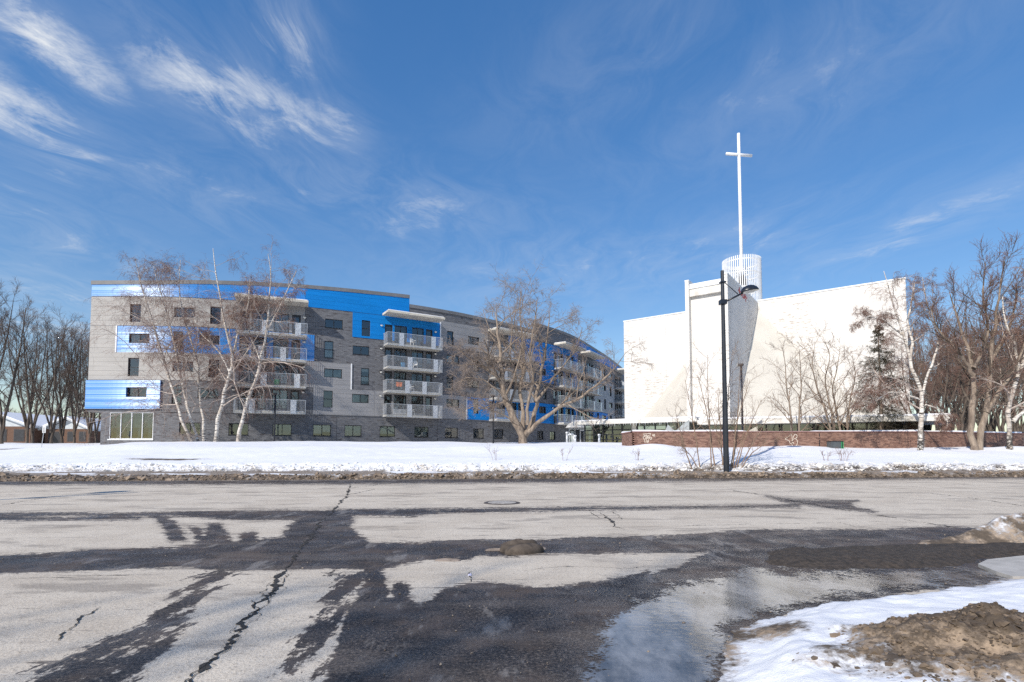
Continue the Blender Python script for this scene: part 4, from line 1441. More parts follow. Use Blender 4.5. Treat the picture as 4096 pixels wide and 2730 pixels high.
for bi, b0 in enumerate(BAL):
    a = fang(b0 + BLEN / 2)
    xc, yc = fpos(b0 + BLEN / 2, 0.0)
    ox, oy = xc - math.cos(a) * BLEN / 2, yc - math.sin(a) * BLEN / 2
    for fl in range(4):
        o = link("balcony", slab_me, flats, (float(ox), float(oy), FL[fl]), a)
        link("railing", rail_me, o)
        for p in PAN[(fl + bi) % 4]:
            pn = link("rail_panel", panel_me, o, (p, 0, 0))
            if bi < 3:
                link("perforation", hole_me, o, (p, 0, 0))["kind"] = "stuff"
        if (fl + bi) % 3 != 1:
            link("snow_layer", bsnow_me, o)
    # canopy over the top balcony
    mb = MB()
    mb.box(-0.2, BLEN + 0.1, -BDEP - 0.55, -0.055, 16.95, 17.2)
    cn = mb.build("canopy", M["concrete_cream"], flats, bevel=0.02, loc=(float(ox), float(oy), 0), rz=a)
    mb = MB()
    mb.box(-0.1, BLEN + 0.0, -BDEP - 0.45, -0.1, 17.202, 17.30)
    mb.build("snow_layer", M["snow_clean"], cn, bevel=0.03)

# round wall lamps beside the balconies
mb = MB()
mb.lathe([(0.001, -0.10), (0.12, -0.10), (0.19, -0.05), (0.20, 0.0)], 16)
m_back = Matrix.Rotation(R(90), 4, "X")
lamp_me = mb.mesh("wall_lamp", M["black_frame"], True)
lamp_me.transform(m_back)
mb = MB()
pts, fs = [], []
for i in range(9):
    t = math.pi + math.pi * i / 8
    pts += [(0.15 * math.cos(t), 0.0, 0.15 * math.sin(t) + 0.0), (0.12 * math.cos(t), -0.0, 0.12 * math.sin(t))]
globe = MB()
nn, mm = 10, 6
gp = []
for j in range(mm + 1):
    for i in range(nn + 1):
        t = math.pi + math.pi * i / nn
        f = math.pi / 2 * j / mm
        gp.append((0.165 * math.cos(t) * math.cos(f), -0.09 - 0.10 * math.sin(f), 0.165 * math.sin(t) * math.cos(f)))
globe.poly(gp, [(j * (nn + 1) + i, j * (nn + 1) + i + 1, (j + 1) * (nn + 1) + i + 1, (j + 1) * (nn + 1) + i) for j in range(mm) for i in range(nn)])
globe.poly([(-0.165, -0.09, 0.0), (0.165, -0.09, 0.0), (0.165, -0.19, 0.004), (-0.165, -0.19, 0.004)], [(0, 1, 2, 3)])
globe_me = globe.mesh("globe", M["globe"], True)
for b0 in BAL[:5]:
    for fl in range(4):
        for ds in (-0.22, BLEN - 0.25):
            x, y = fpos(b0 + ds, 0.06)
            o = link("wall_lamp", lamp_me, flats, (float(x), float(y), FL[fl] + 2.5), fang(b0 + ds))
            link("globe", globe_me, o)

# a few belongings on the balconies
def on_balcony(name, bi, fl, dx_, dy_, label, cat, build, rz=0.0):
    a = fang(BAL[bi] + BLEN / 2)
    xc, yc = fpos(BAL[bi] + BLEN / 2, 0.0)
    lx, ly = dx_ - BLEN / 2, dy_
    x = xc + math.cos(a) * lx - math.sin(a) * ly
    y = yc + math.sin(a) * lx + math.cos(a) * ly
    o = tag(empty(name, (float(x), float(y), FL[fl] + 0.285), a + rz), label, cat)
    build(o)
    return o


def chair_parts(o):
    w_ = M["white_plastic"]
    mb = MB(); mb.box(-0.24, 0.24, -0.24, 0.24, 0.40, 0.44); mb.build("seat", w_, o)
    mb = MB(); mb.hexa([(-0.24, 0.20, 0.44), (0.24, 0.20, 0.44), (0.24, 0.24, 0.44), (-0.24, 0.24, 0.44), (-0.22, 0.32, 0.95), (0.22, 0.32, 0.95), (0.22, 0.36, 0.95), (-0.22, 0.36, 0.95)]); mb.build("backrest", w_, o)
    for sx in (-1, 1):
        for sy in (-1, 1):
            mb = MB(); mb.bar((0.21 * sx, 0.21 * sy, 0.40), (0.25 * sx, 0.25 * sy, 0.0), 0.022, 6); mb.build("leg", w_, o)
        mb = MB(); mb.box(0.24 * sx - 0.03, 0.24 * sx + 0.03, -0.24, 0.25, 0.62, 0.65); mb.build("armrest", w_, o)


def tub_parts(mat):
    def f(o):
        mb = MB(); mb.lathe([(0.001, 0.0), (0.22, 0.0), (0.27, 0.5), (0.29, 0.52)], 16); mb.build("body", mat, o, True)
        mb = MB(); mb.lathe([(0.30, 0.522), (0.30, 0.55), (0.001, 0.57)], 16); mb.build("lid", mat, o, True)
    return f


def lattice(o):
    mb = MB()
    for i in range(12):
        mb.box(-0.9 + i * 0.16, -0.86 + i * 0.16, -0.01, 0.01, 0.02, 0.62)
    for i in range(5):
        mb.box(-0.92, 0.92, -0.025, -0.011, 0.05 + i * 0.13, 0.09 + i * 0.13)
    mb.build("lattice", M["white_plastic"], o)
    mb = MB(); mb.box(-0.95, -0.92, -0.02, 0.02, 0.0, 0.66); mb.box(0.92, 0.95, -0.02, 0.02, 0.0, 0.66); mb.build("post", M["white_plastic"], o)


def cloth(o):
    n_, m2 = 18, 8
    u, v = np.meshgrid(np.linspace(-0.42, 0.42, n_), np.linspace(0.95, 0.45, m2))
    yv = 0.03 * np.sin(u * 17) * (1.1 - v) * 1.6
    link("cloth", mesh_np("cloth", np.stack([u - 0.25 * (0.95 - v) * u, yv, v + 0.0], -1), grid_quads(m2, n_), M["orange_cloth"], smooth=True), o)


on_balcony("patio_chair", 1, 3, 3.3, -0.85, "white plastic chair on the topmost balcony of the blue stack", "chair", chair_parts, 0.5)
on_balcony("patio_chair", 1, 2, 3.6, -0.8, "white plastic chair on the balcony under the blue panels", "chair", chair_parts, -0.4)
on_balcony("patio_chair", 1, 1, 3.1, -0.85, "white plastic chair on the balcony with the orange cloth", "chair", chair_parts, 0.3)
on_balcony("patio_chair", 1, 0, 3.2, -0.85, "white plastic chair on the lowest middle balcony", "chair", chair_parts, 0.2)
on_balcony("storage_tub", 1, 2, 2.05, -0.95, "blue lidded tub on the balcony under the blue panels", "tub", tub_parts(M["blue_plastic"]))
on_balcony("storage_tub", 0, 1, 3.9, -1.0, "green lidded tub on the balcony behind the birch", "tub", tub_parts(M["green_plastic"]))
on_balcony("trellis", 1, 0, 1.75, -1.25, "white trellis panel leaning on the lowest middle balcony", "trellis", lattice)
on_balcony("hanging_cloth", 1, 1, 1.45, -1.36, "orange cloth hung on the inside of a balcony railing", "cloth", cloth)

# entrance porch beside the block
pr = tag(empty("entrance_porch", (0, 0, 0)), "low white entrance porch with snow on its awning beside the apartment block", "porch")
mb = MB(); mb.hexa([(6.5, 63.4, 4.05), (9.9, 63.4, 4.05), (9.9, 65.5, 4.05), (6.5, 65.5, 4.05), (6.9, 63.9, 4.55), (9.9, 63.9, 4.55), (9.9, 65.5, 4.55), (6.9, 65.5, 4.55)])
aw = mb.build("awning", M["old_white"], pr)
mb = MB(); mb.hexa([(7.0, 63.7, 4.556), (9.9, 63.7, 4.556), (9.9, 65.5, 4.556), (7.0, 65.5, 4.556), (7.3, 64.1, 4.72), (9.9, 64.1, 4.72), (9.9, 65.5, 4.72), (7.3, 65.5, 4.72)])
mb.build("snow_layer", M["snow_clean"], aw)
mb = MB(); mb.box(6.9, 9.9, 65.1, 65.3, 1.6, 4.04); mb.build("wall", M["house_trim"], pr)
for i, (x0, x1, mt) in enumerate(((7.0, 7.55, "curtain_green"), (7.7, 8.15, "door_dark"), (8.25, 8.75, "door_dark"), (8.9, 9.35, "door_dark"), (9.45, 9.85, "door_dark"))):
    mb = MB(); mb.box(x0, x1, 65.0, 65.09, 1.8, 3.8); d = mb.build("door", M["white_metal"] if i > 1 else M["black_frame"], pr)
    mb = MB(); mb.box(x0 + 0.07, x1 - 0.07, 64.97, 64.999, 2.3, 3.68); mb.build("pane", M["door_dark"] if i else M["curtain_green"], d)

# ================================================================== church
E1 = np.array([0.805, -0.594]) / math.hypot(0.805, 0.594)
EN = np.array([E1[1], -E1[0]])
CA = np.array([14.0, 66.6])


def ch(a, b, z=None):
    p = CA + E1 * a + EN * b
    return (float(p[0]), float(p[1])) if z is None else (float(p[0]), float(p[1]), float(z))


church = tag(empty("church", (0, 0, 0)), "white painted brick church with projecting tower and tall cross", "church")


def panel(name, pts, mat, parent, uv=None):
    """a flat polygon given in church coordinates (a, b, z) with brick coordinates"""
    v = np.array([ch(*p) for p in pts])
    if uv is None:
        uv = np.array([(p[0] + p[1], p[2]) for p in pts])
    k = len(pts)
    return link(name, mesh_np(name, v, np.array([list(range(k))]), mat, uv=uv), parent)


def slab(name, a0, a1, b0, b1, z0, z1, mat, parent):
    c = [(a0, b1, z0), (a1, b1, z0), (a1, b0, z0), (a0, b0, z0), (a0, b1, z1), (a1, b1, z1), (a1, b0, z1), (a0, b0, z1)]
    fs = [(0, 1, 5, 4), (1, 2, 6, 5), (2, 3, 7, 6), (3, 0, 4, 7), (4, 5, 6, 7), (3, 2, 1, 0)]
    v, uv, f = [], [], []
    for q in fs:
        f.append(list(range(len(v), len(v) + 4)))
        for i in q:
            v.append(ch(*c[i]))
            uv.append((c[i][0] + c[i][1], c[i][2]))
    return link(name, mesh_np(name, np.array(v), np.array(f), mat, uv=np.array(uv)), parent)


WL, WT = 28.5, 17.4
TA0, TA1, TB = 11.77, 15.60, 12.1
slab("wall", 0, WL, -22, 0.0, 1.5, WT, M["white_brick"], church)
slab("coping", -0.05, TA0, -0.3, 0.06, WT + 0.002, WT + 0.14, M["white_metal"], church)
slab("coping", TA1, WL + 0.05, -0.3, 0.06, WT + 0.002, WT + 0.14, M["white_metal"], church)
slab("tower_fin", TA0, TA0 + 0.34, -0.2, TB, 1.5, 17.2, M["white_brick"], church)
slab("tower_fin", TA1 - 0.30, TA1, -0.2, TB, 1.5, 17.2, M["white_brick"], church)
slab("tower_front", TA0 + 0.34, TA1 - 0.30, 0, TB - 0.62, 1.5, 16.4, M["white_brick"], church)
co_ = slab("tower_cornice", TA0 + 0.34, TA1 - 0.30, TB - 1.4, TB - 0.25, 15.75, 16.45, M["old_white"], church)
slab("moulding", TA0 + 0.345, TA1 - 0.305, TB - 1.4, TB - 0.17, 16.452, 16.56, M["white_metal"], co_)
slab("moulding", TA0 + 0.345, TA1 - 0.305, TB - 1.4, TB - 0.30, 16.562, 16.95, M["white_metal"], co_)
slab("fin_cap", TA0 - 0.03, TA0 + 0.37, -0.2, TB + 0.03, 17.202, 17.30, M["white_metal"], church)
slab("fin_cap", TA1 - 0.33, TA1 + 0.03, -0.2, TB + 0.03, 17.202, 17.30, M["white_metal"], church)
# the sloping fillets between tower and wings
zb = 3.0
k1 = (16.4 - zb)
panel("fillet", [(TA1 + 0.002, 0.0, 16.4), (TA1 + 0.002, 6.6 * k1 / 8.0, zb), (TA1 + 3.48 * k1 / 4.2, 0.0, zb)], M["cream_render"], church)
panel("fillet", [(TA0 - 0.002, 0.0, 16.4), (TA0 - 3.48 * k1 / 4.2, 0.0, zb), (TA0 - 0.002, 6.6 * k1 / 8.0, zb)], M["cream_render"], church)
panel("roof", [(0, 0, WT - 0.1), (WL, 0, WT - 0.1), (WL, -22, WT - 0.1), (0, -22, WT - 0.1)], M["snow_clean"], church)
slab("wall_joint", 5.35, 5.38, 0.0, 0.006, 3.0, WT, M["grey_slab"], church)

# red monogram high on the tower's side
emb = empty("monogram", (0, 0, 0), parent=church)
HT = 0.62


def glyph(strokes, w_=0.17):
    mb = MB()
    for (x0, y0, x1, y1) in strokes:
        b0, b1 = 8.25 - x0, 8.25 - x1
        z0_, z1_ = 16.28 + y0 * HT, 16.28 + y1 * HT
        if abs(x1 - x0) < 1e-6:
            q = [(b0 + w_ / 2, z0_), (b0 - w_ / 2, z0_), (b1 - w_ / 2, z1_), (b1 + w_ / 2, z1_)]
        else:
            q = [(b0 + (w_ if abs(y1 - y0) > .3 else 0) / 2, z0_ - 0.06), (b1 + (w_ if abs(y1 - y0) > .3 else 0) / 2, z1_ - 0.06), (b1 - (w_ if abs(y1 - y0) > .3 else 0) / 2, z1_ + 0.06), (b0 - (w_ if abs(y1 - y0) > .3 else 0) / 2, z0_ + 0.06)]
        p = [ch(TA1 + 0.002, b, z) for b, z in q] + [ch(TA1 + 0.035, b, z) for b, z in q]
        mb.hexa(p)
    return mb


glyph([(0.42, 0.0, 0.42, 1.15), (0.50, 0.55, 1.0, 0.55), (1.08, 0.0, 1.08, 0.95), (1.16, 0.12, 1.62, 0.9), (1.70, 0.0, 1.70, 0.98), (1.78, 0.1, 2.2, 0.1), (2.28, 0.05, 2.28, 0.95), (2.36, 0.5, 2.75, 0.5),
       (2.85, -0.2, 2.85, 0.95)]).build("letter", M["red_paint"], emb)
mb = MB()
for b in (8.18, 4.92):
    q = [(b + 0.11 * math.cos(i * math.pi / 4), 16.62 + 0.11 * math.sin(i * math.pi / 4)) for i in range(8)]
    n8 = [ch(TA1 + 0.03, *p) for p in q]
    mb.poly(n8 + [ch(TA1 + 0.003, *p) for p in q], [tuple(range(8))] + [(i, (i + 1) % 8, 8 + (i + 1) % 8, 8 + i) for i in range(8)])
mb.build("dot", M["red_paint"], emb)

# slatted drum and cross
DC = ch((TA0 + TA1) / 2, TB - 13.65)
DZ0, DZ1, DR = 16.6, 22.75, 2.02
drum = empty("bell_drum", (DC[0], DC[1], 0), parent=church)
mb = MB()
mb.box(-0.05, 0.05, -0.03, 0.03, DZ0, DZ1)
slat_me = mb.mesh("slat", M["white_metal"])
NS = 58
for i in range(NS):
    t = 2 * math.pi * i / NS
    link("slat", slat_me, drum, (DR * math.cos(t), DR * math.sin(t), 0), t + math.pi / 2)
for z in (17.4, 19.2, 20.9, 22.3):
    mb = MB()
    mb.lathe([(DR - 0.16, z), (DR - 0.06, z), (DR - 0.06, z + 0.12), (DR - 0.16, z + 0.12), (DR - 0.16, z)], 40)
    mb.build("ring", M["white_metal"], drum)
for i in range(4):
    t = math.pi / 4 + i * math.pi / 2
    mb = MB()
    c, s2 = math.cos(t), math.sin(t)
    mb.bar((c * 1.86, s2 * 1.86, 19.3), (c * 0.18, s2 * 0.18, 21.6), 0.05, 6)
    mb.bar((c * 1.86, s2 * 1.86, 20.96), (c * 0.18, s2 * 0.18, 20.96), 0.05, 6)
    mb.build("brace", M["old_white"], drum)
mb = MB()
mb.lathe([(0.55, 20.0), (0.62, 20.1), (0.45, 20.5), (0.36, 20.95), (0.1, 21.05)], 18)
mb.build("bell", M["rust_dark"], drum, True)
top = at_depth(2970, 535, DC[1])
arm = at_depth(2973, 620, DC[1])
mb = MB()
mb.bar((0, 0, 16.5), (0, 0, top.z), 0.19, 14, 0.165)
cross = mb.build("cross", M["white_metal"], church, True, loc=(DC[0], DC[1], 0))
mb = MB()
u = Vector((0.99, 0.13, 0)).normalized()
mb.bar(-u * 1.56 + Vector((0, 0, arm.z)), u * 1.56 + Vector((0, 0, arm.z)), 0.165, 14)
mb.build("arm", M["white_metal"], cross, True)

# ---- low annex in front of the church
AX = np.array([7.33, 54.0])


def an(l, b, z):
    p = AX + E1 * l + EN * b
    return (float(p[0]), float(p[1]), float(z))


annex = tag(empty("church_annex", (0, 0, 0)), "low flat roofed annex with black framed glazing in front of the church", "building")


def abox(name, l0, l1, b0, b1, z0, z1, mat, parent, z1r=None, z0r=None, bevel=0.0):
    mb = MB()
    z1r = z1 if z1r is None else z1r
    z0r = z0 if z0r is None else z0r
    mb.hexa([an(l0, b1, z0), an(l1, b1, z0r), an(l1, b0, z0r), an(l0, b0, z0), an(l0, b1, z1), an(l1, b1, z1r), an(l1, b0, z1r), an(l0, b0, z1)])
    return mb.build(name, mat, parent, bevel=bevel)


rf = abox("roof_slab", -0.9, 11.5, -6, 1.1, 3.86, 4.14, M["old_white"], annex, 4.10, 3.82)
abox("snow_layer", -0.85, 11.4, -6, 1.05, 4.142, 4.30, M["snow_clean"], rf, 4.26, 4.104, 0.05)
rf = abox("roof_slab", 11.6, 28.6, -6, 1.3, 3.52, 3.92, M["old_white"], annex, 3.62, 3.30)
abox("snow_layer", 11.7, 28.5, -6, 1.25, 3.922, 4.10, M["snow_clean"], rf, 3.80, 3.622, 0.05)
abox("wall", -0.1, 27.6, -6.2, -5.9, 1.3, 3.5, M["interior"], annex)
abox("pillar", 5.12, 5.55, -0.1, 0.25, 1.4, 3.855, M["concrete_cream"], annex)
abox("pillar", 26.0, 27.0, -0.4, 0.1, 1.3, 3.30, M["house_brick"], annex)
abox("plinth", 5.6, 26.0, -0.2, 0.0, 1.2, 2.55, M["dark_cap"], annex)
rowz = [1.9, 2.36, 2.85, 3.30, 3.84]
for i in range(6):
    l = 5.05 * i / 5
    abox("mullion", l - 0.06, l + 0.06, -0.06, 0.06, 1.6, 3.855, M["black_frame"], annex)
for j, z in enumerate(rowz):
    for i in range(5):
        abox("transom", 5.05 * i / 5 + 0.062, 5.05 * (i + 1) / 5 - 0.062, -0.05, 0.05, z - 0.045, z + 0.045, M["black_frame"], annex)
M["pane_green"] = glass_mat("pane_green", (0.36, 0.48, 0.42), 0.03)
for i in range(5):
    for j in range(4):
        mb = MB()
        l0, l1 = 5.05 * i / 5 + 0.06, 5.05 * (i + 1) / 5 - 0.06
        mb.poly([an(l0, 0.0, rowz[j] + 0.04), an(l1, 0.0, rowz[j] + 0.04), an(l1, 0.0, rowz[j + 1] - 0.04), an(l0, 0.0, rowz[j + 1] - 0.04)], [(0, 1, 2, 3)])
        mb.build("pane", M["pane_green"], annex)
abox("curtain", 0.1, 5.0, -1.3, -1.25, 1.6, 3.8, simple("annex_curtain", (0.20, 0.26, 0.22), (0.06, 0.085, 0.07), 0.9, 1.2, stretch=(1, 1, 0.4)), annex)
clr = [5.6, 6.3, 7.35, 8.4, 9.4, 10.3]
for i, l in enumerate(clr):
    abox("mullion", l - 0.05, l + 0.05, -0.06, 0.06, 2.55, 3.82, M["black_frame"], annex)
    if i < len(clr) - 1:
        mb = MB()
        mb.poly([an(l + 0.05, 0, 2.58), an(clr[i + 1] - 0.05, 0, 2.58), an(clr[i + 1] - 0.05, 0, 3.82), an(l + 0.05, 0, 3.82)], [(0, 1, 2, 3)])
        mb.build("pane", M["pane_green"], annex)
for i in range(12):
    l0 = 12.2 + i * 1.15
    abox("mullion", l0 - 0.05, l0 + 0.05, -0.06, 0.06, 2.55, 3.5 - 0.016 * i, M["black_frame"], annex)
    if i < 11:
        mb = MB()
        mb.poly([an(l0 + 0.05, 0, 2.58), an(l0 + 1.1, 0, 2.58), an(l0 + 1.1, 0, 3.48 - 0.016 * i), an(l0 + 0.05, 0, 3.48 - 0.016 * i)], [(0, 1, 2, 3)])
        mb.build("pane", M["pane_green"], annex)
# icicles under the left eave
mb = MB()
ri = random.Random(3)
for i in range(46):
    l = -0.8 + i * 0.27 + ri.uniform(-0.08, 0.08)
    p = an(l, 1.08, 3.86)
    h = ri.uniform(0.08, 0.34)
    mb.bar(p, (p[0], p[1], p[2] - h), 0.022, 5, 0.003)
ic = mb.build("icicles", simple("ice", (0.75, 0.8, 0.82), None, 0.15, 5.0), annex)
ic["kind"] = "stuff"
# angular concrete slabs beside the tower
def prism(name, pic, Y0, th, mat, label, cat):
    p = [at_depth(x, y, Y0) for x, y in pic]
    mb = MB()
    k = len(p)
    mb.poly([tuple(q) for q in p] + [(q.x + 0.03, q.y + th, q.z) for q in p], [tuple(range(k)), tuple(range(2 * k - 1, k - 1, -1))] + [(i, k + i, k + (i + 1) % k, (i + 1) % k) for i in range(k)])
    return tag(mb.build(name, mat), label, cat)


prism("concrete_fin", [(2690, 1740), (2757, 1740), (2757, 1680), (2738, 1692)], 46.6, 0.25, M["grey_slab"], "tall pointed grey concrete fin at the foot of the tower", "sculpture")
prism("concrete_fin", [(2655, 1740), (2705, 1740), (2695, 1720), (2672, 1700)], 47.2, 0.25, M["grey_slab"], "low grey concrete fin left of the pointed one", "sculpture")
prism("concrete_fin", [(2970, 1740), (3032, 1740), (3030, 1706)], 43.5, 0.25, M["concrete_cream"], "small tan triangular fin right of the lamp post", "sculpture")

# ================================================================== brick garden wall
gw = tag(empty("garden_wall", (0, 0, 0)), "long low red brick garden wall with snow on its coping", "wall")
GP = np.array([(8.07, 39.5), (8.07, 36.0), (27.6, 36.0), (38.0, 39.9), (56.0, 46.6)])
GZ0, GZ1 = 1.12, 2.50


def brick_attr_mat():
    m, t, bs, _ = newmat("red_brick")
    sh = t.n("ShaderNodeAttribute", attribute_name="shade").outputs["Fac"]
    co = coords(t)
    c = t.mix(t.ramp(sh, 0.0, 1.0), (0.13, 0.064, 0.048), (0.285, 0.162, 0.118))
    c = t.mix(t.ramp(t.noise(co, 9.0, 5.0, 0.6), 0.5, 0.75, 0.0, 0.5), c, (0.36, 0.24, 0.19))
    t.put(bs.inputs["Base Color"], c)
    bs.inputs["Roughness"].default_value = 0.88
    return m


M["red_brick"] = brick_attr_mat()
M["mortar"] = simple("mortar", (0.40, 0.32, 0.27), (0.30, 0.23, 0.19), 0.95, 6.0)
M["coping_red"] = simple("coping_red", (0.27, 0.13, 0.11), (0.2, 0.095, 0.08), 0.8, 3.0)
bv, bf, bs_ = [], [], []
for i in range(len(GP) - 1):
    p, q = GP[i], GP[i + 1]
    L = float(np.linalg.norm(q - p))
    d = (q - p) / L
    nrm = np.array([d[1], -d[0]])
    if i == 0:
        nrm = np.array([-1.0, 0.0])
    mb = MB()
    c = [p + nrm * 0.0, q + nrm * 0.0, q - nrm * 0.3, p - nrm * 0.3]
    mb.hexa([(*k, GZ0) for k in c] + [(*k, GZ1) for k in c])
    mb.build("core", M["mortar"], gw)
    mb = MB()
    c = [p + nrm * 0.05 - d * 0.05, q + nrm * 0.05 + d * 0.02, q - nrm * 0.35 + d * 0.02, p - nrm * 0.35 - d * 0.05]
    mb.hexa([(*k, GZ1 + 0.002) for k in c] + [(*k, GZ1 + 0.07) for k in c])
    cp_ = mb.build("coping", M["coping_red"], gw)
    # snow lying on the coping, thin and broken in the middle stretch
    ls = np.arange(0.0, L, 0.35)
    th = 0.03 + 0.10 * fbm(ls * 0.35 + i * 9, ls * 0 + 2, 3, 31)
    if i == 1:
        th *= np.where((ls > 7.5) & (ls < 12.0), 0.15, 1.0)
    sv, sq = [], []
    for k, l in enumerate(ls):
        a_, b_ = p + d * l + nrm * 0.045, p + d * l - nrm * 0.34
        sv += [(*a_, GZ1 + 0.072), (*(a_ - nrm * 0.05), GZ1 + 0.072 + th[k]), (*(b_ + nrm * 0.05), GZ1 + 0.072 + th[k]), (*b_, GZ1 + 0.072)]
    for k in range(len(ls) - 1):
        for j in range(3):
            sq.append((4 * k + j, 4 * k + 4 + j, 4 * k + 5 + j, 4 * k + 1 + j))
    link("snow_layer", mesh_np("snow_layer", np.array(sv), np.array(sq), M["snow_clean"], smooth=True), cp_)
    rows_ = int((GZ1 - GZ0) / 0.0725)
    for r_ in range(rows_):
        z0, z1 = GZ0 + r_ * 0.0725 + 0.006, GZ0 + (r_ + 1) * 0.0725 - 0.006
        nb = int(L / 0.225)
        for k in range(nb):
            l0 = k * 0.225 + (0.1125 if r_ % 2 else 0.0) + 0.006
            l1 = min(l0 + 0.213, L - 0.004)
            if l1 - l0 < 0.04 or (i == 3 and k > 40):
                continue
            o_ = 0.012 + random.uniform(-0.003, 0.004)
            b0 = len(bv)
            A_, B_ = p + d * l0, p + d * l1
            for base, off in ((A_, 0.001), (B_, 0.001), (B_, o_), (A_, o_)):
                bv.append((*(base + nrm * off), z0))
            for base, off in ((A_, 0.001), (B_, 0.001), (B_, o_), (A_, o_)):
                bv.append((*(base + nrm * off), z1))
            bf += [(b0 + 3, b0 + 2, b0 + 6, b0 + 7), (b0 + 7, b0 + 6, b0 + 5, b0 + 4), (b0, b0 + 1, b0 + 2, b0 + 3), (b0, b0 + 3, b0 + 7, b0 + 4), (b0 + 2, b0 + 1, b0 + 5, b0 + 6)]
            sh = random.random()
            sh = sh * 0.45 if random.random() < 0.32 else 0.35 + 0.65 * sh
            bs_ += [sh] * 8
o = link("bricks", mesh_np("bricks", np.array(bv), np.array(bf), M["red_brick"], attrs={"shade": np.array(bs_)}), gw)
o["kind"] = "stuff"
mb = MB()
mb.box(20.55, 20.61, 35.985, 36.0, GZ0, GZ1)
mb.build("wall_joint", M["black_frame"], gw)


def spray(name, strokes, org, sc, w_=0.036):
    """sprayed lines on the face of the wall"""
    mb = MB()
    for st in strokes:
        pts = [at_depth(org[0] + x / sc, org[1] + y / sc, 35.975) for x, y in st]
        for a_, b_ in zip(pts, pts[1:]):
            d_ = (b_ - a_)
            if d_.length < 1e-6:
                continue
            d_.normalize()
            n_ = Vector((-d_.z, 0, d_.x)) * w_ / 2
            e_ = d_ * w_ * 0.3
            q_ = [a_ - n_ - e_, b_ - n_ + e_, b_ + n_ + e_, a_ + n_ - e_]
            j_ = 0.001 * (len(mb.f) % 5) * 0.5
            mb.poly([(v.x, v.y - j_, v.z) for v in q_], [(0, 1, 2, 3)])
    return mb.build(name, M["graffiti"], gw)


spray("graffiti", [[(130, 600), (220, 540), (300, 480), (325, 500), (320, 600), (300, 700), (280, 830)], [(160, 440), (300, 425), (440, 405), (490, 410), (470, 500), (430, 650)], [(170, 450), (210, 520)],
                   [(275, 540), (268, 680)], [(400, 480), (360, 540), (355, 620), (375, 655), (405, 580), (412, 500), (400, 480)], [(430, 650), (460, 600), (520, 585), (555, 620), (540, 680), (500, 695), (460, 640)],
                   [(130, 600), (170, 640), (205, 700), (222, 830)], [(350, 740), (375, 780), (350, 840), (322, 800), (350, 740)], [(405, 690), (395, 830)], [(580, 455), (605, 525), (645, 455)],
                   [(700, 450), (650, 455), (650, 545), (700, 530)], [(650, 500), (700, 490)]], (2560, 1700), 11.76)
spray("graffiti", [[(590, 200), (500, 265), (415, 325), (490, 355), (550, 390), (540, 420), (560, 448), (600, 448), (640, 410), (660, 460)], [(595, 205), (610, 260), (614, 330), (612, 385)],
                   [(640, 300), (650, 250), (690, 195), (725, 198), (750, 235), (745, 275), (720, 300)], [(610, 380), (640, 335), (690, 312), (730, 330), (757, 380), (760, 440), (740, 490), (700, 522), (650, 530), (600, 480)]],
      (3080, 1710), 6.92)

# grey utility box at the foot of the wall
ub = tag(empty("utility_box", (21.3, 35.4, 0)), "small grey utility box with green striped side by the brick wall", "utility box")
zb_ = gz(21.3, 35.4)
mb = MB(); mb.box(-0.45, 0.22, -0.25, 0.25, zb_ - 0.15, zb_ + 0.42); mb.build("body", M["meter_grey"], ub, bevel=0.015)
mb = MB(); mb.box(-0.47, 0.40, -0.27, 0.27, zb_ + 0.422, zb_ + 0.45); mb.build("lid", M["black_frame"], ub)
for k in range(3):
    mb = MB(); mb.box(0.225 + 0.055 * k, 0.262 + 0.055 * k, -0.24, 0.24, zb_ - 0.15, zb_ + 0.42)
    mb.build("louvre", M["green_plastic"] if k != 1 else M["black_frame"], ub)

# ================================================================== street furniture
def street_lamp_parts(root):
    """about 10 m: octagonal pole, bracket arm and oval head; arm points along local +x"""
    mb = MB()
    mb.bar((0, 0, -0.6), (0, 0, 3.4), 0.145, 8, 0.135)
    mb.bar((0, 0, 3.4), (0, 0, 10.05), 0.118, 8, 0.088)
    mb.build("pole", M["lamp_black"], root)
    mb = MB()
    mb.box(-0.16, 0.16, -0.16, 0.16, 8.33, 8.56)
    mb.box(-0.13, 0.14, -0.13, 0.13, 9.42, 9.50)
    mb.build("clamp", M["lamp_black"], root, bevel=0.01)
    mb = MB()
    mb.bar((0.1, 0, 8.46), (1.02, 0, 8.92), 0.045, 8)
    mb.build("arm", M["lamp_black"], root, True)
    mb = MB()
    mb.bar((0.1, 0, 9.46), (0.78, 0, 8.84), 0.022, 6)
    mb.build("stay", M["lamp_black"], root, True)
    hd = MB()
    hd.lathe([(0.001, 0.30), (0.12, 0.29), (0.27, 0.24), (0.38, 0.15), (0.44, 0.05), (0.455, 0.0), (0.43, -0.03), (0.40, -0.015)], 28, sx=1.0, sy=0.72)
    hm = hd.mesh("lamp_head", M["lamp_black"], True)
    gm = MB()
    gm.lathe([(0.42, -0.03), (0.30, -0.035), (0.27, -0.04), (0.20, -0.085), (0.001, -0.10)], 24, sx=1.0, sy=0.72)
    g2 = gm.mesh("glass_bowl", M["lens"], True)
    h = link("lamp_head", hm, root, (1.36, 0, 9.02))
    h.rotation_euler = (0, -0.16, 0)
    link("glass_bowl", g2, h)


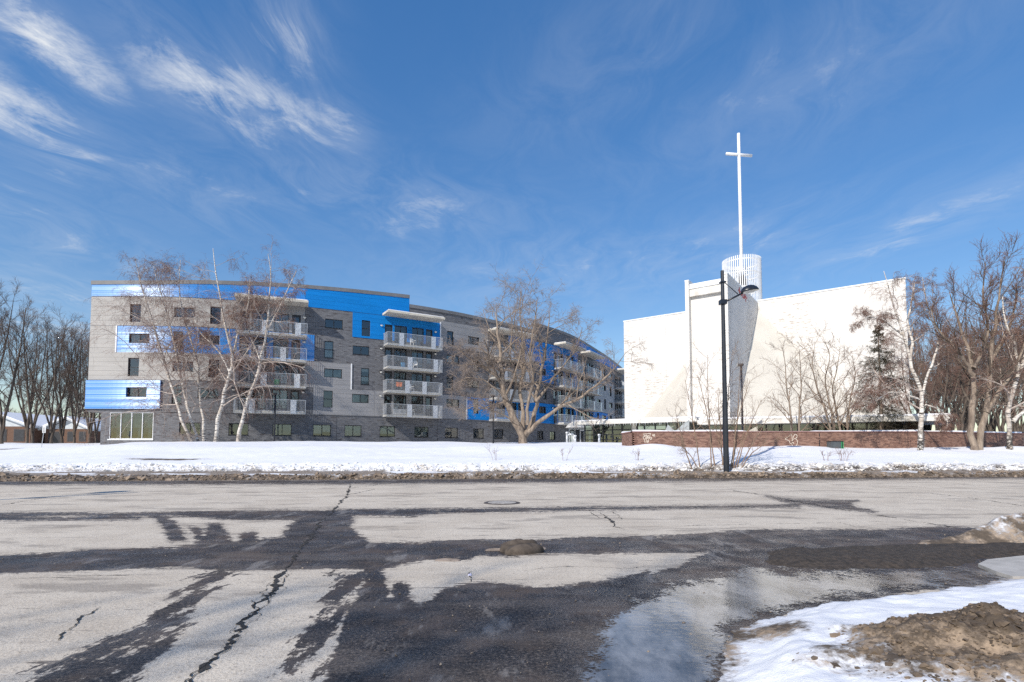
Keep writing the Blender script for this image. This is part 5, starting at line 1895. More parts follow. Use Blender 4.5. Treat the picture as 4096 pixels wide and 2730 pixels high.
lx, ly = at_depth(2905, 1862, 26.55).x, 26.55
sl = tag(empty("street_lamp", (lx, ly, gz(lx, ly) + 0.0)), "tall black street lamp in a bush on the far snow bank", "street lamp", "street lamps")
street_lamp_parts(sl)
s2 = tag(empty("street_lamp", (-20.1, 4.7, 0.1), R(90)), "black street lamp beyond the left edge that casts the shadow on the road", "street lamp", "street lamps")
for c in list(sl.children):
    d = c.copy(); COL.objects.link(d); d.parent = s2
    for g in c.children:
        e = g.copy(); COL.objects.link(e); e.parent = d


def garden_light(x, y, h, label):
    o = tag(empty("garden_light", (x, y, gz(x, y))), label, "lamp post", "garden lights")
    mb = MB(); mb.bar((0, 0, -0.3), (0, 0, h), 0.075, 10); mb.build("post", M["lamp_black"], o, True)
    mb = MB(); mb.bar((-0.28, 0, h + 0.06), (0.14, 0, h + 0.09), 0.10, 12); hd = mb.build("lamp_head", M["rust_dark"], o, True)
    mb = MB(); mb.bar((-0.30, 0, h + 0.058), (-0.281, 0, h + 0.06), 0.085, 12); mb.build("lens", M["lens"], hd)


p = at_depth(1097, 1777, 50.0); garden_light(p.x, 50.0, 4.4, "slim black post light standing right of the birches")
p = at_depth(1973, 1765, 51.0); garden_light(p.x, 51.0, 4.4, "slim black post light left of the big maple")
p = at_depth(2970, 1700, 38.6); garden_light(p.x, 38.6, 7.4 - gz(p.x, 38.6), "dark post light behind the brick wall beside the tower")


def vent(name, x, y, h, kind, label):
    z = gz(x, y)
    o = tag(empty(name, (x, y, z)), label, "vent pipe", "vent pipes in the snow")
    mb = MB(); mb.bar((0, 0, -0.3), (0, 0, h), 0.075 if kind else 0.10, 12); mb.build("pipe", M["galvanised"], o, True)
    mb = MB()
    if kind:
        mb.bar((0.0, 0, h), (-0.42, 0, h + 0.02), 0.075, 12)
        mb.bar((-0.42, 0, h + 0.02), (-0.46, 0, h - 0.1), 0.075, 12)
        mb.build("elbow", M["galvanised"], o, True)
    else:
        mb.lathe([(0.14, h), (0.15, h + 0.12), (0.10, h + 0.16), (0.001, h + 0.17)], 14)
        mb.build("cap", M["galvanised"], o, True)
    mb = MB(); mb.lathe([(0.11, 0.0), (0.13, 0.02), (0.13, 0.07), (0.1, 0.08)], 12); mb.build("collar", M["galvanised"], o)


for px_, Y_, h, kd, lb in ((2268, 50.5, 0.85, 0, "leftmost short galvanised vent pipe in the snow"), (2294, 50.0, 0.72, 1, "bent galvanised vent pipe in the snow"),
                           (2301, 49.6, 0.5, 0, "stubby capped vent pipe beside the bent one"), (2397, 48.5, 0.62, 0, "capped vent pipe in front of the glass pavilion")):
    p = at_depth(px_, 1780, Y_); vent("vent_pipe", p.x, Y_, h, kd, lb)

p = at_depth(165, 1783, 48.5)
sg = tag(empty("parking_sign", (p.x, 48.5, gz(p.x, 48.5))), "small white parking sign on a leaning post by the left trees", "sign")
mb = MB(); mb.bar((0, 0, -0.2), (0.22, 0, 1.95), 0.025, 6); mb.build("post", M["galvanised"], sg)
mb = MB(); mb.box(0.06, 0.36, -0.03, -0.01, 1.35, 1.95); pl = mb.build("plate", M["sign_face"], sg)
mb = MB(); mb.box(0.18, 0.23, -0.036, -0.031, 1.5, 1.85); mb.box(0.13, 0.28, -0.036, -0.031, 1.42, 1.47); mb.build("print", M["black_frame"], pl)

# ---- bungalow far left
def bungalow(x0, x1, y0, z0, eave, ridge, label, seed):
    h = tag(empty("bungalow", (0, 0, 0)), label, "house", "bungalows beyond the trees")
    dp_ = 11.0
    mb = MB(); mb.box(x0, x1, y0, y0 + dp_, z0, eave); wl = mb.build("wall", M["house_brick"], h)
    xm = (x0 + x1) / 2
    mb = MB()
    e = 0.7
    mb.poly([(x0, y0 - 0.01, eave), (x1, y0 - 0.01, eave), (xm, y0 - 0.01, ridge - 0.25)], [(0, 1, 2)])
    mb.build("gable", M["house_trim"], h)
    mb = MB()
    for sx, ex in ((x0 - e, 1), (x1 + e, -1)):
        sl_ = (ridge - eave) / (xm - x0)
        ze = eave - e * sl_
        mb.hexa([(sx, y0 - 0.8, ze), (xm, y0 - 0.8, ridge), (xm, y0 + dp_, ridge), (sx, y0 + dp_, ze), (sx, y0 - 0.8, ze + 0.2), (xm, y0 - 0.8, ridge + 0.2), (xm, y0 + dp_, ridge + 0.2), (sx, y0 + dp_, ze + 0.2)])
    rf_ = mb.build("roof", M["house_trim"], h)
    mb = MB()
    for sx in (x0 - e, x1 + e):
        ze = eave - e * sl_
        mb.hexa([(sx, y0 - 0.75, ze + 0.204), (xm, y0 - 0.75, ridge + 0.204), (xm, y0 + dp_, ridge + 0.204), (sx, y0 + dp_, ze + 0.204), (sx, y0 - 0.7, ze + 0.42), (xm, y0 - 0.7, ridge + 0.42), (xm, y0 + dp_, ridge + 0.42), (sx, y0 + dp_, ze + 0.42)])
    mb.build("snow_layer", M["snow_clean"], rf_)
    for k, (fx0, fx1) in enumerate(((0.08, 0.36), (0.5, 0.66), (0.76, 0.92))):
        mb = MB(); a, b = x0 + (x1 - x0) * fx0, x0 + (x1 - x0) * fx1
        mb.box(a, b, y0 - 0.05, y0 - 0.002, z0 + (0.2 if k == 0 else 0.9), eave - 0.4)
        wn = mb.build("window" if k else "garage_door", M["rust_dark"], h)
        mb = MB(); mb.box(a + 0.1, b - 0.1, y0 - 0.07, y0 - 0.052, z0 + (0.3 if k == 0 else 1.0), eave - 0.5); mb.build("pane" if k else "door_panel", M["door_dark"], wn)


bungalow(-84, -73.5, 82, 1.8, 5.0, 6.9, "low brick bungalow with snowy gable roof behind the left trees", 1)
bungalow(-73.0, -66.0, 84, 1.8, 4.7, 6.3, "smaller snow roofed bungalow right of the first one", 2)
bungalow(-62.0, -52.0, 112, 1.8, 5.0, 6.6, "distant pale bungalow between the trees and the apartment block", 3)

# ================================================================== trees
def tube_mesh(name, groups, mat):
    """groups: list of (P (n,k,3), R (n,k), sides)"""
    VV, QQ, base = [], [], 0
    for P, Rr, sd in groups:
        n, k, _ = P.shape
        T = np.gradient(P, axis=1)
        T /= np.linalg.norm(T, axis=2, keepdims=True) + 1e-9
        ref = np.where(np.abs(T[:, :, 2:3].mean(1, keepdims=True)) > 0.75, np.array([1.0, 0.12, 0.0]), np.array([0.0, 0.1, 1.0]))
        A = np.cross(T, np.broadcast_to(ref, T.shape))
        A /= np.linalg.norm(A, axis=2, keepdims=True) + 1e-9
        B = np.cross(T, A)
        ang = np.arange(sd) * 2 * np.pi / sd
        v = P[:, :, None, :] + Rr[:, :, None, None] * (np.cos(ang)[None, None, :, None] * A[:, :, None, :] + np.sin(ang)[None, None, :, None] * B[:, :, None, :])
        VV.append(v.reshape(-1, 3))
        i = (np.arange(n)[:, None, None] * k + np.arange(k - 1)[None, :, None]) * sd
        j = np.arange(sd)[None, None, :]
        j2 = (j + 1) % sd
        q = np.stack([i + j, i + j2, i + sd + j2, i + sd + j], -1).reshape(-1, 4) + base
        QQ.append(q)
        base += len(VV[-1])
    return mesh_np(name, np.concatenate(VV), np.concatenate(QQ), mat, smooth=True)


def resample(pts, k):
    P = np.array(pts, float)
    S = spline(P, 12) if len(P) > 2 else P
    d = np.concatenate([[0], np.cumsum(np.linalg.norm(np.diff(S, axis=0), axis=1))])
    t = np.linspace(0, d[-1], k)
    return np.stack([np.interp(t, d, S[:, i]) for i in range(3)], -1)


def grow(P, Rr, rng, n, t0=0.2, t1=1.0, ang=45, sd=12, ratio=0.45, taper=0.55, k=6, up=0.0, droop=0.0, wig=0.12, rr=0.6, rmin=0.004, lmin=0.25, lmax=99, tip=0.35):
    """n side shoots on every branch of P"""
    N, K, _ = P.shape
    t = (np.arange(n)[None, :] + rng.uniform(0.1, 0.9, (N, n))) / n
    t = t0 + (t1 - t0) * t
    f = t * (K - 1)
    i0 = np.minimum(f.astype(int), K - 2)
    w_ = (f - i0)[..., None]
    ar = np.arange(N)[:, None]
    pos = P[ar, i0] * (1 - w_) + P[ar, i0 + 1] * w_
    tan = P[ar, i0 + 1] - P[ar, i0]
    tan /= np.linalg.norm(tan, axis=2, keepdims=True) + 1e-9
    rad = Rr[ar, i0] * (1 - w_[..., 0]) + Rr[ar, i0 + 1] * w_[..., 0]
    L = np.linalg.norm(np.diff(P, axis=1), axis=2).sum(1)[:, None]
    ln = np.clip(L * ratio * (1 - taper * t) * rng.uniform(0.65, 1.25, t.shape), lmin, lmax)
    rnd = rng.standard_normal(tan.shape)
    ax = rnd - (rnd * tan).sum(2, keepdims=True) * tan
    ax /= np.linalg.norm(ax, axis=2, keepdims=True) + 1e-9
    a = np.radians(ang + sd * rng.standard_normal(t.shape))[..., None]
    d = tan * np.cos(a) + ax * np.sin(a)
    pos, d, ln, rad = pos.reshape(-1, 3), d.reshape(-1, 3), ln.ravel(), rad.ravel()
    m = len(pos)
    out = np.zeros((m, k, 3))
    out[:, 0] = pos
    for j in range(1, k):
        g = np.zeros((m, 3))
        g[:, 2] = up - droop * (j / (k - 1)) ** 1.2
        d = d + g * 0.5 + wig * rng.standard_normal((m, 3))
        d /= np.linalg.norm(d, axis=1, keepdims=True)
        out[:, j] = out[:, j - 1] + d * (ln / (k - 1))[:, None]
    r0 = np.maximum(rad * rr, rmin)
    R2 = r0[:, None] * np.linspace(1, tip, k)[None, :]
    return out, np.maximum(R2, rmin * 0.6)


def tree_object(name, label, cat, stems, levels, mats, seed, group=None, loc=(0, 0, 0), thick=2):
    """stems: (points, base radius, tip radius); levels: grow() settings; the last ones make the crown"""
    rng = np.random.default_rng(seed)
    root = tag(empty(name, loc), label, cat, group)
    SP = np.stack([resample(p, 16) for p, _, _ in stems])
    lump = 1 + 0.06 * rng.standard_normal((len(stems), 16))
    SR = np.stack([np.linspace(1, 0, 16) ** 0.85 * (a - b) + b for _, a, b in stems]) * lump
    SR[:, 0] *= 1.25
    SP[:, 1:-1] += rng.standard_normal(SP[:, 1:-1].shape) * SR[:, 1:-1, None] * 0.35
    link("trunk", tube_mesh("trunk", [(SP, SR, 9)], mats[0]), root)
    cur = [(SP, SR)]
    thick_g, fine_g = [], []
    P, Rr = SP, SR
    for li, lv in enumerate(levels):
        P, Rr = grow(P, Rr, rng, **lv)
        if li < thick:
            thick_g.append((P, Rr, 5 if li == 0 else 4))
        else:
            fine_g.append((P, Rr, 3))
    link("branches", tube_mesh("branches", thick_g, mats[1]), root)
    if fine_g:
        cr = link("crown", tube_mesh("crown", fine_g, mats[2]), root)
        cr["kind"] = "stuff"
    return root


def pic_stem(pic, Y, r0, r1, dY=0.0, rng=random.Random(1)):
    """a limb through picture points at depth Y (dY more at its tip)"""
    n = len(pic)
    return ([tuple(at_depth(x, y, Y + dY * i / (n - 1) + (rng.uniform(-0.25, 0.25) if 0 < i else 0))) for i, (x, y) in enumerate(pic)], r0, r1)


def plant_base(stem, sink=0.3):
    """let the foot of a stem stand in the snow where it grows"""
    p = list(stem[0][0])
    z = gz(p[0], p[1])
    p[2] = z - sink
    return ([tuple(p)] + list(stem[0][1:]), stem[1], stem[2])


BIRCH_M = [M["bark_birch"], M["branch_birch"], M["twig_red"]]
BIRCH_L = [dict(n=26, t0=0.18, t1=0.95, ang=54, sd=15, ratio=0.40, taper=0.68, k=8, up=0.10, droop=0.35, wig=0.13, rr=0.42, rmin=0.014),
           dict(n=9, t0=0.2, t1=1.0, ang=48, sd=15, ratio=0.50, taper=0.4, k=6, up=0.0, droop=0.5, wig=0.18, rr=0.55, rmin=0.009, lmin=0.25),
           dict(n=8, t0=0.15, t1=1.0, ang=45, sd=18, ratio=0.7, taper=0.3, k=5, up=0.0, droop=1.0, wig=0.2, rr=0.7, rmin=0.0058, lmin=0.2, lmax=1.6),
           dict(n=2, t0=0.2, t1=0.9, ang=35, sd=15, ratio=0.7, taper=0.3, k=4, up=0.0, droop=0.8, wig=0.2, rr=0.8, rmin=0.005, lmin=0.15, lmax=1.0)]
G_B = "white birches in front of the apartment block"
for i, (pic, Y, r0, dY, lab) in enumerate([
        ([(772, 1782), (735, 1690), (690, 1560), (655, 1440), (625, 1340), (590, 1230), (560, 1120), (540, 1035)], 47.4, 0.135, 0.5, "leftmost birch of the leaning clump of three"),
        ([(796, 1782), (772, 1700), (742, 1600), (716, 1470), (690, 1350), (662, 1240), (630, 1130), (612, 1050)], 47.9, 0.13, 1.0, "middle birch of the leaning clump of three"),
        ([(817, 1782), (815, 1700), (800, 1600), (795, 1500), (770, 1380), (735, 1270), (718, 1160), (722, 1040)], 48.3, 0.125, 1.5, "right hand birch of the leaning clump of three"),
        ([(862, 1786), (870, 1700), (893, 1600), (915, 1500), (930, 1430), (905, 1330), (885, 1220), (868, 1120), (852, 995)], 46.6, 0.175, 0.3, "thick birch with black scarred foot right of the clump"),
        ([(952, 1782), (962, 1700), (985, 1620), (1025, 1510), (1045, 1420), (1068, 1310), (1075, 1200), (1085, 1110), (1072, 1015)], 46.8, 0.165, 0.3, "rightmost white birch, before the balconies")]):
    stems = [plant_base(pic_stem(pic, Y, r0, 0.02, dY))]
    b0 = stems[0][0]
    if i >= 3:      # forked crowns
        if i == 3:
            fk = [(930, 1430), (955, 1330), (990, 1230), (1000, 1120)]
        else:
            fk = [(1062, 1330), (1110, 1250), (1150, 1160), (1185, 1085)]
        stems.append(pic_stem(fk, Y + 0.2, 0.085, 0.02, -0.6))
        stems.append(pic_stem([(920, 1490), (870, 1400), (800, 1330), (770, 1250)] if i == 3 else [(1040, 1440), (1000, 1340), (985, 1240), (1005, 1120)], Y, 0.075, 0.02, 0.8))
    lv = [dict(x) for x in BIRCH_L]
    if len(stems) > 1:
        lv[0]["n"] = 15
    tree_object("birch_tree", lab, "tree", stems, lv, BIRCH_M, 100 + i, G_B)

# ---- big multi-stemmed maple in the middle
MP = 49.5
RM = random.Random(4)
maple_stems = [plant_base(pic_stem([(2093, 1776), (2090, 1740), (2062, 1690), (2030, 1610), (2008, 1500), (2003, 1400), (1990, 1300), (1985, 1180)], MP, 0.40, 0.02, 0.5, RM)),
               pic_stem([(2096, 1745), (2125, 1700), (2142, 1620), (2160, 1500), (2175, 1400), (2190, 1300), (2200, 1200)], MP, 0.25, 0.02, 1.0, RM),
               pic_stem([(2100, 1735), (2150, 1690), (2220, 1630), (2320, 1575), (2400, 1510), (2450, 1460), (2500, 1385)], MP, 0.21, 0.02, -2.0, RM),
               pic_stem([(2092, 1730), (2092, 1650), (2080, 1560), (2095, 1450), (2090, 1330), (2080, 1200), (2085, 1105)], MP + 0.3, 0.20, 0.03, 2.0, RM),
               pic_stem([(2012, 1540), (1980, 1480), (1930, 1440), (1870, 1400), (1820, 1350)], MP, 0.15, 0.02, -1.5, RM),
               pic_stem([(2030, 1600), (1975, 1530), (1930, 1500), (1870, 1490), (1815, 1520)], MP - 0.3, 0.11, 0.02, -2.0, RM),
               pic_stem([(2110, 1700), (2112, 1600), (2135, 1500), (2120, 1380), (2140, 1250), (2150, 1140)], MP - 0.5, 0.16, 0.02, -2.5, RM),
               pic_stem([(2142, 1610), (2190, 1530), (2250, 1440), (2300, 1370), (2330, 1270)], MP + 0.3, 0.13, 0.02, 1.5, RM),
               pic_stem([(2040, 1620), (2065, 1500), (2040, 1390), (2050, 1270), (2030, 1150)], MP + 1.0, 0.12, 0.02, 3.0, RM),
               pic_stem([(2075, 1700), (2030, 1660), (1960, 1630), (1900, 1610), (1860, 1630)], MP - 0.4, 0.08, 0.02, -2.0, RM)]
MAPLE_L = [dict(n=13, t0=0.28, t1=1.0, ang=48, sd=14, ratio=0.38, taper=0.45, k=8, up=0.10, droop=0.12, wig=0.15, rr=0.5, rmin=0.02),
           dict(n=7, t0=0.2, t1=1.0, ang=45, sd=15, ratio=0.5, taper=0.35, k=6, up=0.06, droop=0.25, wig=0.18, rr=0.55, rmin=0.012, lmin=0.6),
           dict(n=6, t0=0.2, t1=1.0, ang=42, sd=15, ratio=0.55, taper=0.3, k=5, up=0.05, droop=0.35, wig=0.2, rr=0.6, rmin=0.0085, lmin=0.45, lmax=1.8),
           dict(n=3, t0=0.3, t1=1.0, ang=40, sd=15, ratio=0.6, taper=0.3, k=4, up=0.1, droop=0.1, wig=0.2, rr=0.7, rmin=0.0065, lmin=0.3, lmax=1.0)]
maple_stems = [([(p_[0] * 1.0, p_[1], 2.0 + (p_[2] - 2.0) * 0.92) if i_ else p_ for i_, p_ in enumerate(st_[0])], st_[1], st_[2]) for st_ in maple_stems]
tree_object("maple_tree", "big bare spreading maple with several trunks in front of the apartments", "tree", maple_stems, MAPLE_L, [M["bark_tan"], M["bark_tan"], M["twig_grey"]], 210)


# ---- upright bare trees: left grove and the wood at the right
def upright(h, seed, nst=4, spread=0.20, r=0.26):
    rg = random.Random(seed)
    st = []
    for i in range(nst):
        a = 2 * math.pi * i / nst + rg.uniform(-0.5, 0.5)
        sp = spread * rg.uniform(0.5, 1.3)
        y0 = 0.0 if i == 0 else rg.uniform(0.06, 0.14) * h
        pts = [(0, 0, -0.3 if i == 0 else y0), (math.cos(a) * sp * h * 0.12, math.sin(a) * sp * h * 0.12, h * 0.2 + y0 * 0.4), (math.cos(a) * sp * h * 0.38, math.sin(a) * sp * h * 0.38, h * 0.45),
               (math.cos(a) * sp * h * 0.60, math.sin(a) * sp * h * 0.60, h * 0.72), (math.cos(a) * sp * h * 0.72, math.sin(a) * sp * h * 0.72, h * rg.uniform(0.92, 1.02))]
        st.append((pts, r * (1.0 if i == 0 else 0.72), 0.025))
    return st


UP_L = [dict(n=12, t0=0.25, t1=1.0, ang=38, sd=10, ratio=0.30, taper=0.45, k=7, up=0.22, droop=0.0, wig=0.10, rr=0.48, rmin=0.018),
        dict(n=8, t0=0.15, t1=1.0, ang=38, sd=12, ratio=0.48, taper=0.35, k=5, up=0.20, droop=0.0, wig=0.14, rr=0.55, rmin=0.012, lmin=0.6),
        dict(n=8, t0=0.15, t1=1.0, ang=36, sd=14, ratio=0.55, taper=0.3, k=4, up=0.2, droop=0.0, wig=0.16, rr=0.65, rmin=0.009, lmin=0.5, lmax=1.7)]
DARK_M = [M["bark_dark"], M["bark_dark"], M["twig_dark"]]
G_L = "bare trees left of the apartment block"


def copy_tree(src, loc, rz, sc, label, group=None, cat=None):
    d = src.copy(); COL.objects.link(d)
    d.location, d.rotation_euler, d.scale = loc, (0, 0, rz), (sc, sc, sc)
    d["label"] = label
    if group:
        d["group"] = group
    for c in src.children:
        e = c.copy(); COL.objects.link(e); e.parent = d
    return d


protos = [tree_object("bare_tree", "x", "tree", upright(16.0, 31, 4, 0.26, 0.17), UP_L, DARK_M, 301, G_L),
          tree_object("bare_tree", "x", "tree", upright(15.5, 37, 3, 0.23, 0.16), UP_L, DARK_M, 302, G_L),
          tree_object("bare_tree", "x", "tree", upright(15.0, 41, 4, 0.28, 0.165), UP_L, DARK_M, 303, G_L)]
spots = [(8, 57, 1, 0.96, "thick trunked bare tree at the very left edge"), (108, 68, 0, 0.92, "bare tree second in from the left edge, slightly leaning"), (130, 62, 1, 0.92, "dark bare tree left of the parking sign"),
         (204, 60, 2, 0.86, "bare tree forking low just right of the parking sign"), (250, 66, 0, 0.87, "bare tree with several low limbs before the bungalow"), (297, 71, 1, 0.90, "slim forked bare tree right of the bungalows"),
         (357, 61, 2, 0.78, "bare tree nearest to the blue corner of the block"), (384, 74, 1, 0.86, "bare tree half hidden behind the block's left corner"),
         (320, 86, 0, 1.05, "far bare tree seen between the slim trunks"), (-70, 60, 0, 1.1, "bare tree just beyond the left edge")]
first = [True, True, True]
for px_, Y_, k, sc, lb in spots:
    x = (px_ - 2048) / FPX * Y_
    lc = (x, Y_, gz(x, Y_))
    if first[k]:
        o = protos[k]
        o.location, o.rotation_euler, o.scale = lc, (0, 0, 0.3 * k), (sc, sc, sc)
        o["label"] = lb
        first[k] = False
    else:
        copy_tree(protos[k], lc, px_ * 0.37, sc, lb)

copy_tree(protos[0], (-12.0, -11.0, 0.0), 1.1, 0.82, "bare tree behind the viewpoint whose shadow falls on the near road")

# ---- right hand group in front of the brick wall
R1 = [plant_base(pic_stem([(3680, 1803), (3681, 1740), (3686, 1650), (3690, 1570), (3655, 1500), (3640, 1430), (3610, 1330), (3575, 1230), (3545, 1120), (3535, 1085)], 34.3, 0.155, 0.015, -0.3)),
      pic_stem([(3690, 1580), (3705, 1510), (3735, 1440), (3752, 1360), (3720, 1260), (3700, 1180), (3690, 1110)], 34.3, 0.08, 0.015, 0.5),
      pic_stem([(3640, 1440), (3650, 1370), (3630, 1290), (3650, 1200), (3660, 1130)], 34.4, 0.10, 0.02, 0.8),
      pic_stem([(3690, 1600), (3560, 1570), (3480, 1610), (3420, 1580)], 34.2, 0.06, 0.015, -0.6),
      pic_stem([(3700, 1620), (3760, 1640), (3790, 1690), (3785, 1720)], 34.2, 0.055, 0.015, -0.5),
      pic_stem([(3610, 1340), (3540, 1290), (3470, 1270), (3420, 1300)], 34.2, 0.06, 0.015, -0.4)]
lv = [dict(x) for x in BIRCH_L]
lv[0]["n"] = 11
tree_object("birch_tree", "white birch with twisted low limbs in front of the brick wall", "tree", R1, lv, BIRCH_M, 401, "birches by the brick wall")
R2 = [plant_base(pic_stem([(4040, 1800), (4034, 1720), (4038, 1640), (4062, 1540), (4098, 1430), (4130, 1320), (4140, 1180), (4120, 1060)], 34.0, 0.155, 0.015, 0.2)),
      pic_stem([(4050, 1690), (4100, 1640), (4160, 1560), (4200, 1420)], 34.0, 0.11, 0.02, 0.4), pic_stem([(4070, 1510), (4060, 1400), (4020, 1280), (4010, 1180)], 34.1, 0.09, 0.02, 0.6)]
lv = [dict(x) for x in BIRCH_L]
lv[0]["n"] = 14
tree_object("birch_tree", "white birch at the right edge of the picture by the wall", "tree", R2, lv, BIRCH_M, 402, "birches by the brick wall")
RB = [plant_base(pic_stem([(3900, 1806), (3893, 1740), (3888, 1640), (3893, 1540), (3893, 1440), (3860, 1340), (3830, 1240), (3795, 1120)], 34.2, 0.21, 0.02, 0.4)),
      plant_base(pic_stem([(3915, 1806), (3935, 1720), (3945, 1640), (3955, 1560), (3962, 1440), (3965, 1330), (3985, 1220), (4000, 1090), (4015, 990)], 34.3, 0.19, 0.02, 0.2)),
      pic_stem([(3893, 1450), (3925, 1380), (3950, 1280), (3930, 1150), (3940, 1000)], 34.2, 0.10, 0.02, 0.7), pic_stem([(3945, 1640), (4000, 1540), (4060, 1440), (4100, 1330), (4130, 1200)], 34.3, 0.13, 0.02, -0.5),
      pic_stem([(3893, 1480), (3850, 1400), (3790, 1330), (3740, 1260), (3720, 1180)], 34.2, 0.12, 0.02, -0.8), pic_stem([(3962, 1420), (4010, 1330), (4050, 1230), (4065, 1080)], 34.4, 0.12, 0.02, 0.9)]
RB = [([(p_[0], p_[1], 1.3 + (p_[2] - 1.3) * 0.93) if p_[2] > 3 else p_ for p_ in st_[0]], st_[1], st_[2]) for st_ in RB]
tree_object("bare_tree", "tall bare tree with two tan trunks in front of the brick wall", "tree", RB, [dict(UP_L[0], n=12), dict(UP_L[1]), dict(UP_L[2], n=6)], [M["bark_tan"], M["bark_dark"], M["twig_red"]], 403)

SAP_L = [dict(n=13, t0=0.12, t1=1.0, ang=42, sd=10, ratio=0.36, taper=0.5, k=6, up=0.16, droop=0.0, wig=0.14, rr=0.5, rmin=0.012),
         dict(n=7, t0=0.15, t1=1.0, ang=40, sd=14, ratio=0.5, taper=0.35, k=5, up=0.12, droop=0.0, wig=0.18, rr=0.6, rmin=0.008, lmin=0.3),
         dict(n=5, t0=0.2, t1=1.0, ang=40, sd=14, ratio=0.5, taper=0.3, k=4, up=0.1, droop=0.0, wig=0.2, rr=0.7, rmin=0.006, lmin=0.25, lmax=0.9)]
TAN_M = [M["bark_tan"], M["twig_tan"], M["twig_dark"]]
for i, (pics, lab) in enumerate([
        ([[(3172, 1724), (3160, 1640), (3145, 1540), (3140, 1450), (3130, 1390)]], "slim sapling behind the wall, left of a pair"), ([[(3195, 1724), (3196, 1640), (3205, 1540), (3200, 1440), (3195, 1385)]], "slim sapling behind the wall, right of a pair"),
        ([[(3335, 1724), (3300, 1640), (3270, 1560), (3250, 1460), (3260, 1370)], [(3345, 1724), (3320, 1620), (3300, 1520), (3320, 1420), (3300, 1370)]], "leaning clump of bare stems behind the wall before the church"),
        ([[(3375, 1724), (3345, 1640), (3330, 1560), (3350, 1470), (3360, 1390)], [(3380, 1724), (3400, 1600), (3420, 1500), (3410, 1420)]], "bare clump of stems behind the wall left of the spruce")]):
    st = [pic_stem(p_, 38.2 + 0.2 * i, 0.085, 0.012, 0.2) for p_ in pics]
    st = [plant_base(s_, 0.2) for s_ in st]
    tree_object("sapling", lab, "tree", st, SAP_L, TAN_M, 420 + i, "saplings behind the brick wall")

# shrub stems round the street lamp
shr = []
for i, (bx_, tx_, ty_) in enumerate([(2770, 2700, 1640), (2800, 2740, 1520), (2845, 2790, 1500), (2860, 2830, 1420), (2890, 2870, 1560), (2920, 2960, 1480), (2930, 3000, 1520), (2945, 3045, 1600), (2955, 3090, 1640),
                                     (2915, 2930, 1400), (2900, 2840, 1640), (2935, 2985, 1660), (2960, 3120, 1750), (2790, 2720, 1780), (2925, 2950, 1640)]):
    by_ = 1858
    mid = ((bx_ * 0.6 + tx_ * 0.4) + (i % 3 - 1) * 12, by_ + (ty_ - by_) * 0.45)
    shr.append(plant_base(pic_stem([(bx_, by_), mid, (tx_, ty_)], 26.9 + 0.12 * (i % 5), 0.032, 0.008, 0.3 * (i % 3)), 0.1))
tree_object("shrub", "bare many stemmed shrub around the foot of the street lamp", "shrub", shr, [dict(SAP_L[0], n=8, t0=0.3, ratio=0.32, rmin=0.008), dict(SAP_L[1], n=5, rmin=0.0055), dict(SAP_L[2], n=3, rmin=0.004)],
            [M["twig_tan"], M["twig_tan"], M["twig_tan"]], 440)
# little bare bush by the birch clump and dry weeds in the snow
bsh = []
for i in range(12):
    a = i * 0.55
    x0, y0 = -28.5 + 0.1 * i, 46.0
    bsh.append(([(x0, y0, gz(x0, y0) - 0.05), (x0 + 0.5 * math.cos(a), y0 + 0.3 * math.sin(a), gz(x0, y0) + 0.5), (x0 + 1.2 * math.cos(a), y0 + 0.5 * math.sin(a), gz(x0, y0) + 0.55 + 0.35 * math.sin(i * 2.1))], 0.015, 0.006))
tree_object("shrub", "low scraggly bare bush at the foot of the leaning birches", "shrub", bsh, [dict(SAP_L[0], n=6, rmin=0.006), dict(SAP_L[1], n=4, rmin=0.005)], [M["twig_grey"]] * 3, 441)


def weed(px_, Y_, h, n, seed, label):
    rg = random.Random(seed)
    x = (px_ - 2048) / FPX * Y_
    z = gz(x, Y_)
    st = []
    for i in range(n):
        dx_ = rg.uniform(-0.35, 0.35)
        st.append(([(x + dx_ * 0.5, Y_, z - 0.03), (x + dx_ * 0.8, Y_ + rg.uniform(-0.1, 0.1), z + h * 0.55), (x + dx_ * 1.4, Y_ + rg.uniform(-0.15, 0.15), z + h * rg.uniform(0.8, 1.1))], 0.008, 0.004))
    tree_object("dry_weed", label, "weed", st, [dict(SAP_L[1], n=5, t0=0.4, rmin=0.004, lmin=0.08), dict(SAP_L[2], n=4, t0=0.3, rmin=0.004, lmin=0.05, lmax=0.15)], [M["twig_red"]] * 3, seed, "dry weeds in the snow", thick=1)


for px_, Y_, h, n, lb in ((1985, 28.6, 0.65, 3, "thin dry stalks in the snow left of the middle"), (2255, 28.6, 0.62, 3, "thin dry stalks in the snow below the glass pavilion"), (2550, 28.8, 0.5, 4, "dry weed tuft in the snow left of the shrub"),
                          (3300, 29.2, 0.42, 4, "small pinkish dry weed in the snow, left of a larger tuft"), (3370, 29.2, 0.55, 8, "larger pinkish dry weed tuft in the snow below the utility box")):
    weed(px_, Y_, h, n, 500 + px_, lb)

